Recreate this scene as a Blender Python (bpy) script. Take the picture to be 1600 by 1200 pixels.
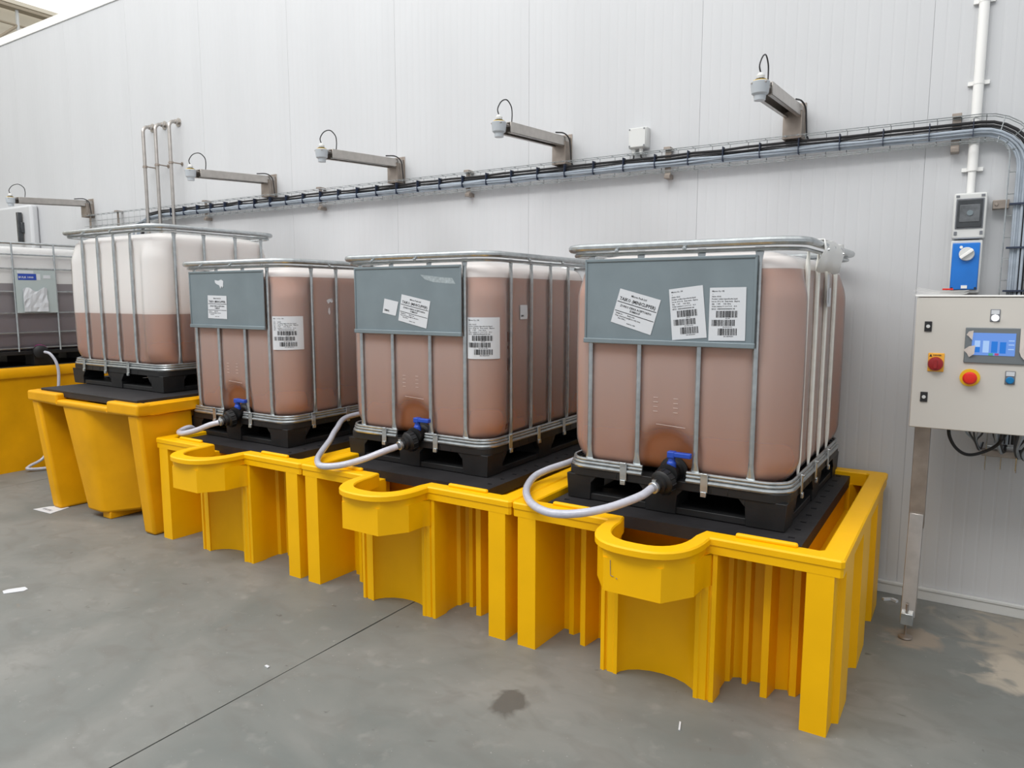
import bpy, bmesh, math, random
from mathutils import Vector, Matrix
from mathutils.geometry import tessellate_polygon
random.seed(7)
S = bpy.context.scene
COL = S.collection
for o in list(bpy.data.objects): bpy.data.objects.remove(o)

# ------------------------------------------------------------------ camera
yaw, pitch, roll = .5665, .1204, .0005
cy_, sy_, cp_, sp_ = math.cos(yaw), math.sin(yaw), math.cos(pitch), math.sin(pitch)
fw = Vector((-sy_*cp_, cy_*cp_, -sp_)); rt = Vector((cy_, sy_, 0)); up = rt.cross(fw)
r2 = rt*math.cos(roll)+up*math.sin(roll); u2 = -rt*math.sin(roll)+up*math.cos(roll)
cam = bpy.data.objects.new('camera', bpy.data.cameras.new('camera'))
cam.data.sensor_width = 36; cam.data.sensor_fit = 'HORIZONTAL'
cam.data.lens = 1126.34/1600*36
cam.data.clip_start = .05; cam.data.clip_end = 200
cam.matrix_world = Matrix(((r2.x, u2.x, -fw.x, 1.5534), (r2.y, u2.y, -fw.y, -2.9235), (r2.z, u2.z, -fw.z, 1.5715), (0, 0, 0, 1)))
COL.objects.link(cam); S.camera = cam

# ------------------------------------------------------------------ world, lamps, exposure
S.view_settings.view_transform = 'Standard'; S.view_settings.look = 'None'
S.view_settings.gamma = 1; S.view_settings.use_curve_mapping = False
S.view_settings.exposure = 0.22
w = bpy.data.worlds.new('hall_daylight'); S.world = w; w.use_nodes = True
bg = w.node_tree.nodes['Background']; bg.inputs[0].default_value = (.93, .96, 1, 1); bg.inputs[1].default_value = .56
def area(name, loc, size, power, tgt, col=(1, 1, 1)):
    l = bpy.data.lights.new(name, 'AREA'); l.shape = 'RECTANGLE'; l.size, l.size_y = size; l.energy = power; l.color = col
    o = bpy.data.objects.new(name, l); COL.objects.link(o); o.location = loc
    o.rotation_euler = (Vector(tgt)-Vector(loc)).to_track_quat('-Z', 'Y').to_euler(); return o
area('rooflight_lamp', (-2.8, -3.9, 7.4), (9, 2.6), 350, (-2.6, -.6, 0), (1, .99, .97))
area('rooflight_lamp', (-8.5, -3.0, 7.8), (6, 2.0), 110, (-7, -.8, 0), (1, .99, .97))
area('rooflight_lamp', (1.0, -4.6, 7.6), (4, 2.0), 90, (.8, .5, 1.5), (1, .99, .97))

# ------------------------------------------------------------------ materials
def mat(name, col, rough=.5, metal=0., noise=0., scale=8., bump=0., bscale=40., spec=.5, sss=0., tint=None, stretch=(1, 1, 1), **kw):
    m = bpy.data.materials.new(name); m.use_nodes = True; nt = m.node_tree; N = nt.nodes; L = nt.links
    b = N['Principled BSDF']; b.inputs['Base Color'].default_value = (*col, 1); b.inputs['Roughness'].default_value = rough
    b.inputs['Metallic'].default_value = metal; b.inputs['Specular IOR Level'].default_value = spec
    tc = N.new('ShaderNodeTexCoord'); mp = N.new('ShaderNodeMapping'); mp.inputs['Scale'].default_value = stretch; L.new(tc.outputs['Object'], mp.inputs[0])
    if noise:
        n = N.new('ShaderNodeTexNoise'); n.inputs['Scale'].default_value = scale; n.inputs['Detail'].default_value = 4; L.new(mp.outputs[0], n.inputs[0])
        r = N.new('ShaderNodeValToRGB'); r.color_ramp.elements[0].position = .3; r.color_ramp.elements[1].position = .7
        t = tint or tuple(c*(1-noise) for c in col)
        r.color_ramp.elements[0].color = (*t, 1); r.color_ramp.elements[1].color = (*[min(1, c*(1+noise*.4)) for c in col], 1)
        L.new(n.outputs[0], r.inputs[0]); L.new(r.outputs[0], b.inputs['Base Color'])
    if bump:
        n = N.new('ShaderNodeTexNoise'); n.inputs['Scale'].default_value = bscale; L.new(mp.outputs[0], n.inputs[0])
        bp = N.new('ShaderNodeBump'); bp.inputs['Strength'].default_value = bump; bp.inputs['Distance'].default_value = .002
        L.new(n.outputs[0], bp.inputs['Height']); L.new(bp.outputs[0], b.inputs['Normal'])
    if sss:
        b.inputs['Subsurface Weight'].default_value = sss; b.inputs['Subsurface Radius'].default_value = kw.get('radius', (.05, .02, .01)); b.inputs['Subsurface Scale'].default_value = kw.get('sscale', 1)
    for k, v in kw.items():
        if k in ('radius', 'sscale'): continue
        b.inputs[k].default_value = v
    return m
M = {}
M['yellow'] = mat('yellow_polyethylene', (.90, .475, .001), .40, noise=.05, scale=5, bump=.15, bscale=60, spec=.22)
M['yellow_old'] = mat('aged_yellow_polyethylene', (.80, .38, .002), .45, noise=.12, scale=4, bump=.2, bscale=40, spec=.2)
M['black'] = mat('black_recycled_plastic', (.012, .0125, .0135), .48, noise=.3, scale=12, bump=.2, bscale=80, spec=.4)
M['deck'] = mat('dark_grey_deck_plastic', (.020, .019, .021), .55, noise=.3, scale=9, bump=.3, bscale=90, spec=.4)
M['galv'] = mat('galvanised_steel', (.50, .53, .54), .27, .8, noise=.18, scale=30)
M['galv_tape'] = mat('pale_coated_steel', (.80, .80, .75), .5, .0, noise=.1, scale=20)
M['stainless'] = mat('stainless_steel', (.50, .47, .44), .32, .9, noise=.12, scale=20)
M['steel_dark'] = mat('dull_steel_angle', (.36, .31, .27), .45, .7, noise=.2, scale=14)
M['plate'] = mat('blue_grey_sheet', (.205, .250, .272), .42, .25, noise=.10, scale=6)
M['paper'] = mat('white_paper', (.60, .62, .65), .6)
M['ink'] = mat('black_print', (.02, .02, .022), .6)
M['ink_grey'] = mat('grey_print', (.16, .17, .19), .6)
M['wall'] = mat('white_panel_coating', (.565, .575, .59), .38, noise=.035, scale=1.2, spec=.4, stretch=(3, 1, .5))
M['white'] = mat('white_pvc', (.82, .82, .80), .4)
M['grey_box'] = mat('light_grey_abs', (.62, .63, .62), .45)
M['cabinet'] = mat('beige_grey_enamel', (.60, .575, .53), .42, noise=.03, scale=3)
M['blue'] = mat('blue_handle_plastic', (.01, .06, .42), .35)
M['blue_panel'] = mat('blue_isolator_cover', (.01, .17, .60), .35, noise=.1, scale=10)
M['cyan'] = mat('blue_button', (.0, .17, .42), .35)
M['red'] = mat('red_plastic', (.72, .02, .01), .35)
M['dark_red'] = mat('dark_red_knob', (.30, .012, .014), .35)
M['ylw'] = mat('yellow_collar', (.80, .50, .01), .45)
M['orange'] = mat('orange_yellow_plate', (.85, .42, .04), .5)
M['plate_wear'] = mat('scratched_film', (.34, .39, .41), .4, noise=.3, scale=60)
M['rubber'] = mat('black_cable', (.014, .014, .016), .5)
M['cable_grey'] = mat('grey_cable', (.36, .41, .47), .5, noise=.15, scale=20)
M['cable_tie'] = mat('navy_cable_tie', (.02, .03, .06), .5)
M['sensor'] = mat('grey_sensor_body', (.42, .45, .48), .4)
M['smoke'] = mat('smoked_cover', (.05, .055, .06), .18, noise=.3, scale=20)
M['beige'] = mat('cream_steelwork', (.72, .66, .54), .6)
M['brown'] = mat('brown_steel_chord', (.36, .30, .22), .6)
M['tape'] = mat('masking_film', (.62, .56, .52), .6)
M['sealant'] = mat('dark_joint', (.035, .035, .034), .8)
def emi(name, col, s):
    m = bpy.data.materials.new(name); m.use_nodes = True; b = m.node_tree.nodes['Principled BSDF']
    b.inputs['Base Color'].default_value = (*[c*.3 for c in col], 1); b.inputs['Emission Color'].default_value = (*col, 1); b.inputs['Emission Strength'].default_value = s; b.inputs['Roughness'].default_value = .2
    return m
M['lamp'] = emi('lit_white_lamp', (1, 1, 1), 1.2)
M['scr'] = emi('lcd_background', (.12, .25, .62), .8)
M['scr_light'] = emi('lcd_light', (.32, .48, .75), .8)
M['scr_blue'] = emi('lcd_blue', (.01, .15, .55), .8)
M['scr_green'] = emi('lcd_green', (.05, .30, .22), .8)
M['scr_red'] = emi('lcd_red', (.35, .05, .15), .8)
M['skylight'] = emi('translucent_rooflight', (1, 1, .99), 1.0)

def shell(name='translucent_hdpe', haze=.42, level=None, dry=.97):
    m = bpy.data.materials.new(name); m.use_nodes = True; nt = m.node_tree; N = nt.nodes; L = nt.links
    N.clear(); out = N.new('ShaderNodeOutputMaterial')
    t = N.new('ShaderNodeBsdfTransparent'); t.inputs[0].default_value = (1, .985, .96, 1)
    d = N.new('ShaderNodeBsdfDiffuse'); d.inputs[0].default_value = (.80, .77, .76, 1)
    tl = N.new('ShaderNodeBsdfTranslucent'); tl.inputs[0].default_value = (.95, .94, .92, 1)
    m1 = N.new('ShaderNodeMixShader'); m1.inputs[0].default_value = .35; L.new(d.outputs[0], m1.inputs[1]); L.new(tl.outputs[0], m1.inputs[2])
    m2 = N.new('ShaderNodeMixShader'); m2.inputs[0].default_value = haze; L.new(t.outputs[0], m2.inputs[1]); L.new(m1.outputs[0], m2.inputs[2])
    g = N.new('ShaderNodeBsdfGlossy'); g.inputs['Roughness'].default_value = .28
    fr = N.new('ShaderNodeFresnel'); fr.inputs[0].default_value = 1.35
    m3 = N.new('ShaderNodeMixShader'); L.new(fr.outputs[0], m3.inputs[0]); L.new(m2.outputs[0], m3.inputs[1]); L.new(g.outputs[0], m3.inputs[2])
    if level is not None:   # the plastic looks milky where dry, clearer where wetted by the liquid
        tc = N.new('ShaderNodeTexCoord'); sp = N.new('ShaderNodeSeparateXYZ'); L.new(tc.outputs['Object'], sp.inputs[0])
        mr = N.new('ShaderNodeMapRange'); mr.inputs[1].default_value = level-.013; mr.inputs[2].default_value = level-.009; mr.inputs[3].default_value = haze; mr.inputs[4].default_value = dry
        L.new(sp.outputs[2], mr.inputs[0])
        # less haze low down and in valve arch: yellow bounce and recess shade painted in
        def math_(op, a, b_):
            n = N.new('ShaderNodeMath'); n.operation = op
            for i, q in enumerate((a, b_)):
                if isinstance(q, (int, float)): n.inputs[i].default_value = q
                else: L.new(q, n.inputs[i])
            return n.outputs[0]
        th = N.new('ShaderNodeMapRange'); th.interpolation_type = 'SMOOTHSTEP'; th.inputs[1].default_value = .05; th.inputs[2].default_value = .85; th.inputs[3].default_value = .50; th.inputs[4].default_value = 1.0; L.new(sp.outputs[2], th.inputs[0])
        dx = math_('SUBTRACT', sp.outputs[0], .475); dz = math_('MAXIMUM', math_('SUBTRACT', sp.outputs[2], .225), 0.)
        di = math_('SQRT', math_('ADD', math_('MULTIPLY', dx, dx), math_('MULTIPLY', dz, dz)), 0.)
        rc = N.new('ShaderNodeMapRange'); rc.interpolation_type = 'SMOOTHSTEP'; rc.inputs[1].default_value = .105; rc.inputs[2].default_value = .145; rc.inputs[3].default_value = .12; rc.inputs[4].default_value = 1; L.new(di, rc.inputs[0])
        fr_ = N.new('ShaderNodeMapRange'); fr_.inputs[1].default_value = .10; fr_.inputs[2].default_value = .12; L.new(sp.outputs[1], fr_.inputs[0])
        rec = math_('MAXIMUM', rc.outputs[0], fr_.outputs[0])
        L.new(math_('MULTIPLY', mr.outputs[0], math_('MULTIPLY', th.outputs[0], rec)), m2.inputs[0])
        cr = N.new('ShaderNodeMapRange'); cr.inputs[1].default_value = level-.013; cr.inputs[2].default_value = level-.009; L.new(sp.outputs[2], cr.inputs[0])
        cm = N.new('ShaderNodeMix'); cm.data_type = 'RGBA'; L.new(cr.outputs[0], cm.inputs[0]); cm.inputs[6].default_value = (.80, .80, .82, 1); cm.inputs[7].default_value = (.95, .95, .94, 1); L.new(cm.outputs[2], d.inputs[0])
    L.new(m3.outputs[0], out.inputs[0]); return m
M['shell'] = shell()
M['shell_dense'] = shell('milky_hdpe_neck', .85)
M['hose'] = mat('clear_reinforced_hose', (.50, .51, .58), .16, noise=.08, scale=60, spec=.6, sss=.3, radius=(.02, .02, .02))
M['liquid'] = mat('amber_brown_liquid', (.66, .245, .075), .6, noise=.06, scale=1.5)
M['liquid_purple'] = mat('purple_brown_liquid', (.15, .085, .115), .6, noise=.06, scale=1.5)

def floor_mat():
    m = bpy.data.materials.new('grey_green_concrete'); m.use_nodes = True; nt = m.node_tree; N = nt.nodes; L = nt.links
    b = N['Principled BSDF']; tc = N.new('ShaderNodeTexCoord')
    def noise(s, d=5, st=(1, 1, 1), dist=0):
        mp = N.new('ShaderNodeMapping'); mp.inputs['Scale'].default_value = st; L.new(tc.outputs['Object'], mp.inputs[0])
        n = N.new('ShaderNodeTexNoise'); n.inputs['Scale'].default_value = s; n.inputs['Detail'].default_value = d; n.inputs['Distortion'].default_value = dist; L.new(mp.outputs[0], n.inputs[0]); return n.outputs[0]
    def ramp(src, a, b_, c0, c1):
        r = N.new('ShaderNodeValToRGB'); e = r.color_ramp.elements; e[0].position = a; e[1].position = b_; e[0].color = (*c0, 1); e[1].color = (*c1, 1); L.new(src, r.inputs[0]); return r.outputs[0]
    def mix(f, a, b_):
        x = N.new('ShaderNodeMix'); x.data_type = 'RGBA'
        if isinstance(f, float): x.inputs[0].default_value = f
        else: L.new(f, x.inputs[0])
        L.new(a, x.inputs[6])
        if isinstance(b_, tuple): x.inputs[7].default_value = (*b_, 1)
        else: L.new(b_, x.inputs[7])
        return x.outputs[2]
    base = ramp(noise(1.3, 8, dist=.8), .3, .72, (.138, .152, .146), (.232, .233, .220))
    c = mix(ramp(noise(4.5, 8, (1, 1.6, 1), 1.2), .48, .72, (0, 0, 0), (.55, .55, .55)), base, (.145, .143, .134))
    c = mix(ramp(noise(9, 8), .60, .78, (0, 0, 0), (.6, .6, .6)), c, (.27, .27, .255))
    c = mix(ramp(noise(13, 4, dist=.5), .70, .76, (0, 0, 0), (.7, .7, .7)), c, (.072, .07, .065))
    c = mix(ramp(noise(60, 2), .72, .78, (0, 0, 0), (.6, .6, .6)), c, (.42, .42, .40))
    # sandy dust patch on the floor by the wall under the cabinet: a round mask broken by noise
    geo = N.new('ShaderNodeNewGeometry')
    def blob(cx, cy, r, lo=.45, hi=.60):
        s = N.new('ShaderNodeVectorMath'); s.operation = 'SUBTRACT'; s.inputs[1].default_value = (cx, cy, 0); L.new(geo.outputs['Position'], s.inputs[0])
        l = N.new('ShaderNodeVectorMath'); l.operation = 'LENGTH'; L.new(s.outputs[0], l.inputs[0])
        mr = N.new('ShaderNodeMapRange'); mr.inputs[1].default_value = 0; mr.inputs[2].default_value = r; mr.inputs[3].default_value = .62; mr.inputs[4].default_value = -.1; L.new(l.outputs[1], mr.inputs[0])
        a = N.new('ShaderNodeMath'); a.operation = 'ADD'; L.new(mr.outputs[0], a.inputs[0]); n = noise(6.5, 10, dist=.9); mm = N.new('ShaderNodeMath'); mm.operation = 'MULTIPLY_ADD'; mm.inputs[1].default_value = 1.2; mm.inputs[2].default_value = -.50; L.new(n, mm.inputs[0]); L.new(mm.outputs[0], a.inputs[1])
        return ramp(a.outputs[0], lo, hi, (0, 0, 0), (.85, .85, .85))
    c = mix(blob(1.90, 1.02, .60, .26, .56), c, (.38, .33, .265))
    c = mix(blob(1.42, .75, .22, .30, .50), c, (.29, .24, .19))
    c = mix(blob(1.88, .60, .34, .28, .52), c, (.44, .39, .32))
    c = mix(blob(.13, -.70, .14, .25, .45), c, (.085, .083, .078))
    L.new(c, b.inputs['Base Color']); b.inputs['Roughness'].default_value = .5; b.inputs['Specular IOR Level'].default_value = .35
    bp = N.new('ShaderNodeBump'); bp.inputs['Strength'].default_value = .25; bp.inputs['Distance'].default_value = .003; L.new(noise(20, 6), bp.inputs['Height']); L.new(bp.outputs[0], b.inputs['Normal'])
    return m
M['floor'] = floor_mat()

# ------------------------------------------------------------------ mesh helpers
class MB:
    def __init__(s): s.v = []; s.f = []
    def add(s, vs, fs):
        n = len(s.v); s.v += [tuple(v) for v in vs]; s.f += [tuple(i+n for i in f) for f in fs]; return s
    def box(s, x0, x1, y0, y1, z0, z1):
        return s.add([(x0, y0, z0), (x1, y0, z0), (x1, y1, z0), (x0, y1, z0), (x0, y0, z1), (x1, y0, z1), (x1, y1, z1), (x0, y1, z1)],
                     [(0, 3, 2, 1), (4, 5, 6, 7), (0, 1, 5, 4), (1, 2, 6, 5), (2, 3, 7, 6), (3, 0, 4, 7)])
    def hexa(s, p):   # 8 corners, bottom ring then top ring
        return s.add(p, [(0, 3, 2, 1), (4, 5, 6, 7), (0, 1, 5, 4), (1, 2, 6, 5), (2, 3, 7, 6), (3, 0, 4, 7)])
    def prism(s, poly, z0, z1, cap0=True, cap1=True):
        n = len(poly); vs = [(x, y, z0) for x, y in poly]+[(x, y, z1) for x, y in poly]
        fs = [(i, (i+1) % n, n+(i+1) % n, n+i) for i in range(n)]
        for t in tess([poly]):
            if cap0: fs.append((t[0], t[2], t[1]))
            if cap1: fs.append((n+t[0], n+t[1], n+t[2]))
        return s.add(vs, fs)
    def rings(s, R, closed=False, cap=True):
        n = len(R[0]); vs = [p for r in R for p in r]; fs = []
        K = len(R)
        for k in range(K if closed else K-1):
            a, b = k*n, ((k+1) % K)*n
            fs += [(a+i, a+(i+1) % n, b+(i+1) % n, b+i) for i in range(n)]
        if cap and not closed: fs += [tuple(range(n))[::-1], tuple((K-1)*n+i for i in range(n))]
        return s.add(vs, fs)
    def tube(s, path, r, seg=8, closed=False, sx=None):
        P = [Vector(p) for p in path]; n = len(P); R = []
        rr = r if isinstance(r, (list, tuple)) else [r]*n
        t0 = (P[1]-P[0]).normalized(); a = Vector((0, 0, 1)) if abs(t0.z) < .9 else Vector((1, 0, 0)); nrm = (a-t0*a.dot(t0)).normalized()
        for i in range(n):
            if closed: t = (P[(i+1) % n]-P[i-1]).normalized()
            elif i == 0: t = t0
            elif i == n-1: t = (P[-1]-P[-2]).normalized()
            else: t = ((P[i+1]-P[i]).normalized()+(P[i]-P[i-1]).normalized()).normalized()
            nrm = (nrm-t*nrm.dot(t)).normalized(); bn = t.cross(nrm)
            R.append([P[i]+(nrm*math.cos(2*math.pi*k/seg)+bn*math.sin(2*math.pi*k/seg))*rr[i] for k in range(seg)])
        return s.rings(R, closed)
    def cyl(s, c, axis, r, h, seg=16, r2=None):
        c = Vector(c); ax = Vector(axis).normalized(); return s.lathe(c, ax, [(r, 0), (r if r2 is None else r2, h)], seg)
    def lathe(s, c, ax, prof, seg=20):
        c = Vector(c); ax = Vector(ax).normalized(); a = Vector((0, 0, 1)) if abs(ax.z) < .9 else Vector((1, 0, 0)); n = (a-ax*a.dot(ax)).normalized(); b = ax.cross(n)
        return s.rings([[c+ax*h+(n*math.cos(2*math.pi*k/seg)+b*math.sin(2*math.pi*k/seg))*r for k in range(seg)] for r, h in prof])
    def build(s, name, m, parent=None, bevel=0, smooth=None, segs=2, loc=None, angle=35):
        me = bpy.data.meshes.new(name); me.from_pydata(s.v, [], s.f); me.update()
        bm = bmesh.new(); bm.from_mesh(me); bmesh.ops.remove_doubles(bm, verts=bm.verts, dist=1e-5); bmesh.ops.recalc_face_normals(bm, faces=bm.faces); bm.to_mesh(me); bm.free()
        me.materials.append(M[m] if isinstance(m, str) else m)
        o = bpy.data.objects.new(name, me); COL.objects.link(o)
        if parent is not None: o.parent = parent
        if loc: o.location = loc
        if bevel:
            b = o.modifiers.new('bevel', 'BEVEL'); b.width = bevel; b.segments = segs; b.limit_method = 'ANGLE'; b.angle_limit = math.radians(40)
        if smooth is None: smooth = True
        if smooth:
            me.shade_smooth()
            try: me.set_sharp_from_angle(angle=math.radians(angle))
            except Exception: pass
        return o
def tess(polys):
    return tess_idx(polys)
def tess_idx(polys):
    return [tuple(t) for t in tessellate_polygon([[Vector((x, y, 0)) for x, y in p] for p in polys])]
def sheet(mb, polys, z):
    vs = [(x, y, z) for p in polys for x, y in p]; mb.add(vs, tess_idx(polys))
def spline(pts, n=8):
    P = [Vector(p) for p in pts]; P = [2*P[0]-P[1]]+P+[2*P[-1]-P[-2]]; out = []
    for i in range(1, len(P)-2):
        for k in range(n):
            t = k/n; a, b, c, d = P[i-1:i+3]
            out.append(.5*((2*b)+(c-a)*t+(2*a-5*b+4*c-d)*t*t+(3*b-a-3*c+d)*t**3))
    return out+[P[-2]]
def root(name, label, cat, loc=(0, 0, 0), rz=0, group=None):
    o = bpy.data.objects.new(name, None); o.empty_display_size = .1; COL.objects.link(o); o.location = loc; o.rotation_euler = (0, 0, rz)
    return tag(o, label, cat, group)
def tag(o, label, cat, group=None):
    o['label'] = label; o['category'] = cat
    if group: o['group'] = group
    return o
def struct(o): o['kind'] = 'structure'; return o
def share(src, name, parent, loc=None, rot=None):
    o = src.copy(); o.name = name; COL.objects.link(o); o.parent = parent
    if loc is not None: o.location = loc
    if rot is not None: o.rotation_euler = rot
    return o
def text_mesh(lines):
    """lines: (string, x, z, size, align) in a plane; returns MB-style verts (x, z) and faces"""
    V = []; F = []
    for s_, x, z, size, al in lines:
        cu = bpy.data.curves.new('t', 'FONT'); cu.body = s_; cu.size = size; cu.align_x = al; cu.resolution_u = 1; cu.offset = size*.022
        o = bpy.data.objects.new('t', cu); COL.objects.link(o); dg = bpy.context.evaluated_depsgraph_get()
        me = bpy.data.meshes.new_from_object(o.evaluated_get(dg)); n = len(V)
        V += [(v.co.x+x, v.co.y+z) for v in me.vertices]; F += [tuple(i+n for i in p.vertices) for p in me.polygons]
        bpy.data.objects.remove(o); bpy.data.curves.remove(cu); bpy.data.meshes.remove(me)
    return V, F

# ------------------------------------------------------------------ the setting
WY = 1.29
fl = struct(MB().box(-18, 8, -9, 14, -.3, -.012).build('floor', 'sealant', smooth=False))
for x0, x1 in ((-18, -10.003), (-9.997, -5.143), (-5.137, -.797), (-.79, 3.9), (3.906, 8)):
    mb = MB(); n = 60
    # slab edges slightly ragged along the saw joint
    rag = lambda i, s: (0 if abs(s) > 17 or s == 8 else random.uniform(-.0018, .0018))
    ys = [-9+i*23/n for i in range(n+1)]
    L_ = [(x0+rag(i, x0), y) for i, y in enumerate(ys)]; R_ = [(x1+rag(i, x1), y) for i, y in enumerate(ys)]
    if x1 == -.797: R_ = [(a-.02*((y+1.72)/-1.6)*0, y) for a, y in R_]
    mb.prism(L_[::-1]+R_, -.02, 0); mb.build('slab', 'floor', fl, smooth=False)
# insulated panel wall, vertical micro ribs, one object per panel
PW = 1.15; H_WALL = 4.45
wl = struct(MB().box(-12.1, 6, WY+.004, WY+.12, 0, H_WALL).build('wall_back', 'wall', smooth=False))
def panel_mesh():
    pts = [(0.0008, WY+.005)]; p = .0575; k = 0
    x = .0015
    pts += [(.0008, WY)]
    for k in range(1, 20):
        c = k*p; pts += [(c-.007, WY), (c-.004, WY+.0006), (c+.004, WY+.0006), (c+.007, WY)]
    pts += [(PW-.0008, WY), (PW-.0008, WY+.005)]
    mb = MB(); n = len(pts)
    for a in range(n-1):
        (xa, ya), (xb, yb) = pts[a], pts[a+1]
        mb.add([(xa, ya, 0), (xb, yb, 0), (xb, yb, H_WALL), (xa, ya, H_WALL)], [(0, 1, 2, 3)])
    return mb
x = .154-PW*10.55
xs = [.154-PW*k for k in range(10, 0, -1)]+[.154+PW*k for k in range(0, 5)]
p0 = panel_mesh().build('panel', 'wall', wl, smooth=False, loc=(xs[0], 0, 0))
for q in xs[1:]: share(p0, 'panel', wl, (q, 0, 0))
share(p0, 'panel', wl, (xs[0]-PW, 0, 0))
struct(MB().box(-12.1, 6, WY-.012, WY+.14, H_WALL, H_WALL+.02).box(-12.1, 6, WY+.02, WY+.14, H_WALL+.02, H_WALL+.11).build('trim_1', 'white', bevel=.004))
bb = MB().box(-12.1, 6, WY-.018, WY-.001, 0, .052); bb.box(-12.1, 6, WY-.024, WY-.001, .052, .066)
struct(bb.build('baseboard_back', 'grey_box', bevel=.002))
# hall beyond: gable wall, roof with rooflight
struct(MB().box(-18.2, -18, -9, 14, 0, 7.95).build('wall_left', 'beige', smooth=False))
cl = MB().box(-18, 8, -9, 14, 7.95, 8.05); struct(cl.build('ceiling', 'skylight', smooth=False))
gb = root('roof_truss', 'cream roof truss with thin brown lower chord, high beyond the white wall at top left', 'truss', (-14, 0, 0))
MB().box(-.1, .1, 1.6, 13.9, 6.92, 6.95).build('top_flange', 'brown', gb)
MB().box(-.1, .1, 1.6, 5.05, 6.99, 7.06).box(-.05, .05, 1.6, 5.05, 6.95, 6.99).build('top_chord', 'beige', gb)
MB().tube([(0, 1.6, 6.62), (0, 13.9, 6.74)], .022).build('bottom_chord', 'brown', gb)
MB().tube([(0, 3.0, 5.6), (0, 4.14, 6.64)], .025).build('diagonal', 'brown', gb)
MB().tube([(0, 4.15, 7.0), (0, 4.15, 6.3)], .03).build('hanger', 'grey_box', gb)
pn = MB().box(-.4, -.3, 1.6, 5.05, 5.5, 7.06); pn.build('gable_sheet', 'beige', gb)

# ------------------------------------------------------------------ IBC tanks
W, D, HT, PB = .985, 1.2, 1.16, .168
UF = [.11, .343, .607, .838]; US = [.24, .45, .665, .88]
R0 = .15
def perim(s, off, w=W, d=D, R=R0):
    """point and outward normal at arclength s (0 = start of front right corner, counterclockwise)"""
    r = R-off; q = math.pi/2*r; lx, ly = w-2*R, d-2*R; tot = 4*q+2*lx+2*ly; s %= tot
    segs = [('c', w-R, R, -math.pi/2), ('l', w-off, R, 0, 1, ly), ('c', w-R, d-R, 0), ('l', w-R, d-off, -1, 0, lx), ('c', R, d-R, math.pi/2), ('l', off, d-R, 0, -1, ly), ('c', R, R, math.pi), ('l', R, off, 1, 0, lx)]
    for g in segs:
        L = q if g[0] == 'c' else g[5]
        if s <= L+1e-9:
            if g[0] == 'c':
                a = g[3]+s/r; n = (math.cos(a), math.sin(a)); return (g[1]+r*n[0], g[2]+r*n[1]), n
            return (g[1]+g[3]*s, g[2]+g[4]*s), (g[4], -g[3])
        s -= L
def dent(x, y, z, n, recess=True):
    """inward offset of the bottle wall at a perimeter position"""
    d = 0
    zz = min(1, max(0, (z-.2)/.08))*min(1, max(0, (1.06-z)/.08))
    if abs(n[1]) > .9:
        for u in UF: d += .016*math.exp(-((x-u)/.026)**2)
        if n[1] < 0: d -= .004
    if abs(n[0]) > .9:
        for u in US: d += .014*math.exp(-((y-u)/.024)**2)
    d *= zz
    # the filled bottle bellies out sideways at its corners, beyond the outer uprights
    m = max(min(x, W-x), min(y, D-y)); v = min(1, max(0, (z-.175)/.10))*min(1, max(0, (1.06-z)/.14)); v = v*v*(3-2*v)
    q = min(1, max(0, (.235-m)/.10)); d -= .030*abs(n[0])*q*q*(3-2*q)*v
    if recess and n[1] < -.9:
        cx, r, zc = .475, .140, .225
        e = (math.hypot(x-cx, max(0, z-zc))-r)/.022
        d += .034/(1+math.exp(max(-30, min(30, e*2.2))))
    return d
def bottle_rings(z0, z1, base, levels, recess=True, ns=176, top=True):
    R = []
    r = R0
    tot = 2*math.pi*(R0-.02)+2*(W-2*R0)+2*(D-2*R0)
    for z in levels:
        e = 0
        if z < z0+.05: e = .05*(1-math.sqrt(max(0, 1-((z0+.05-z)/.05)**2)))
        if z > z1-.07: e = .07*(1-math.sqrt(max(0, 1-((z-z1+.07)/.07)**2)))
        ring = []
        for k in range(ns):
            (px, py), n = perim(tot*k/ns, .02)
            off = base+e+dent(px, py, z, n, recess)-.006*math.sin(math.pi*(z-z0)/(z1-z0))
            ring.append((px-n[0]*off, py-n[1]*off, z))
        R.append(ring)
    return R
def lerp_levels(a, b, n): return [a+(b-a)*i/n for i in range(n+1)]
def surf(s, z, lift=.002):
    (px, py), n = perim(s, .02); off = dent(px, py, z, n)-.006*math.sin(math.pi*(z-.17)/.93)-lift
    return (px-n[0]*off, py-n[1]*off, z)
bm_cache = {}
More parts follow.
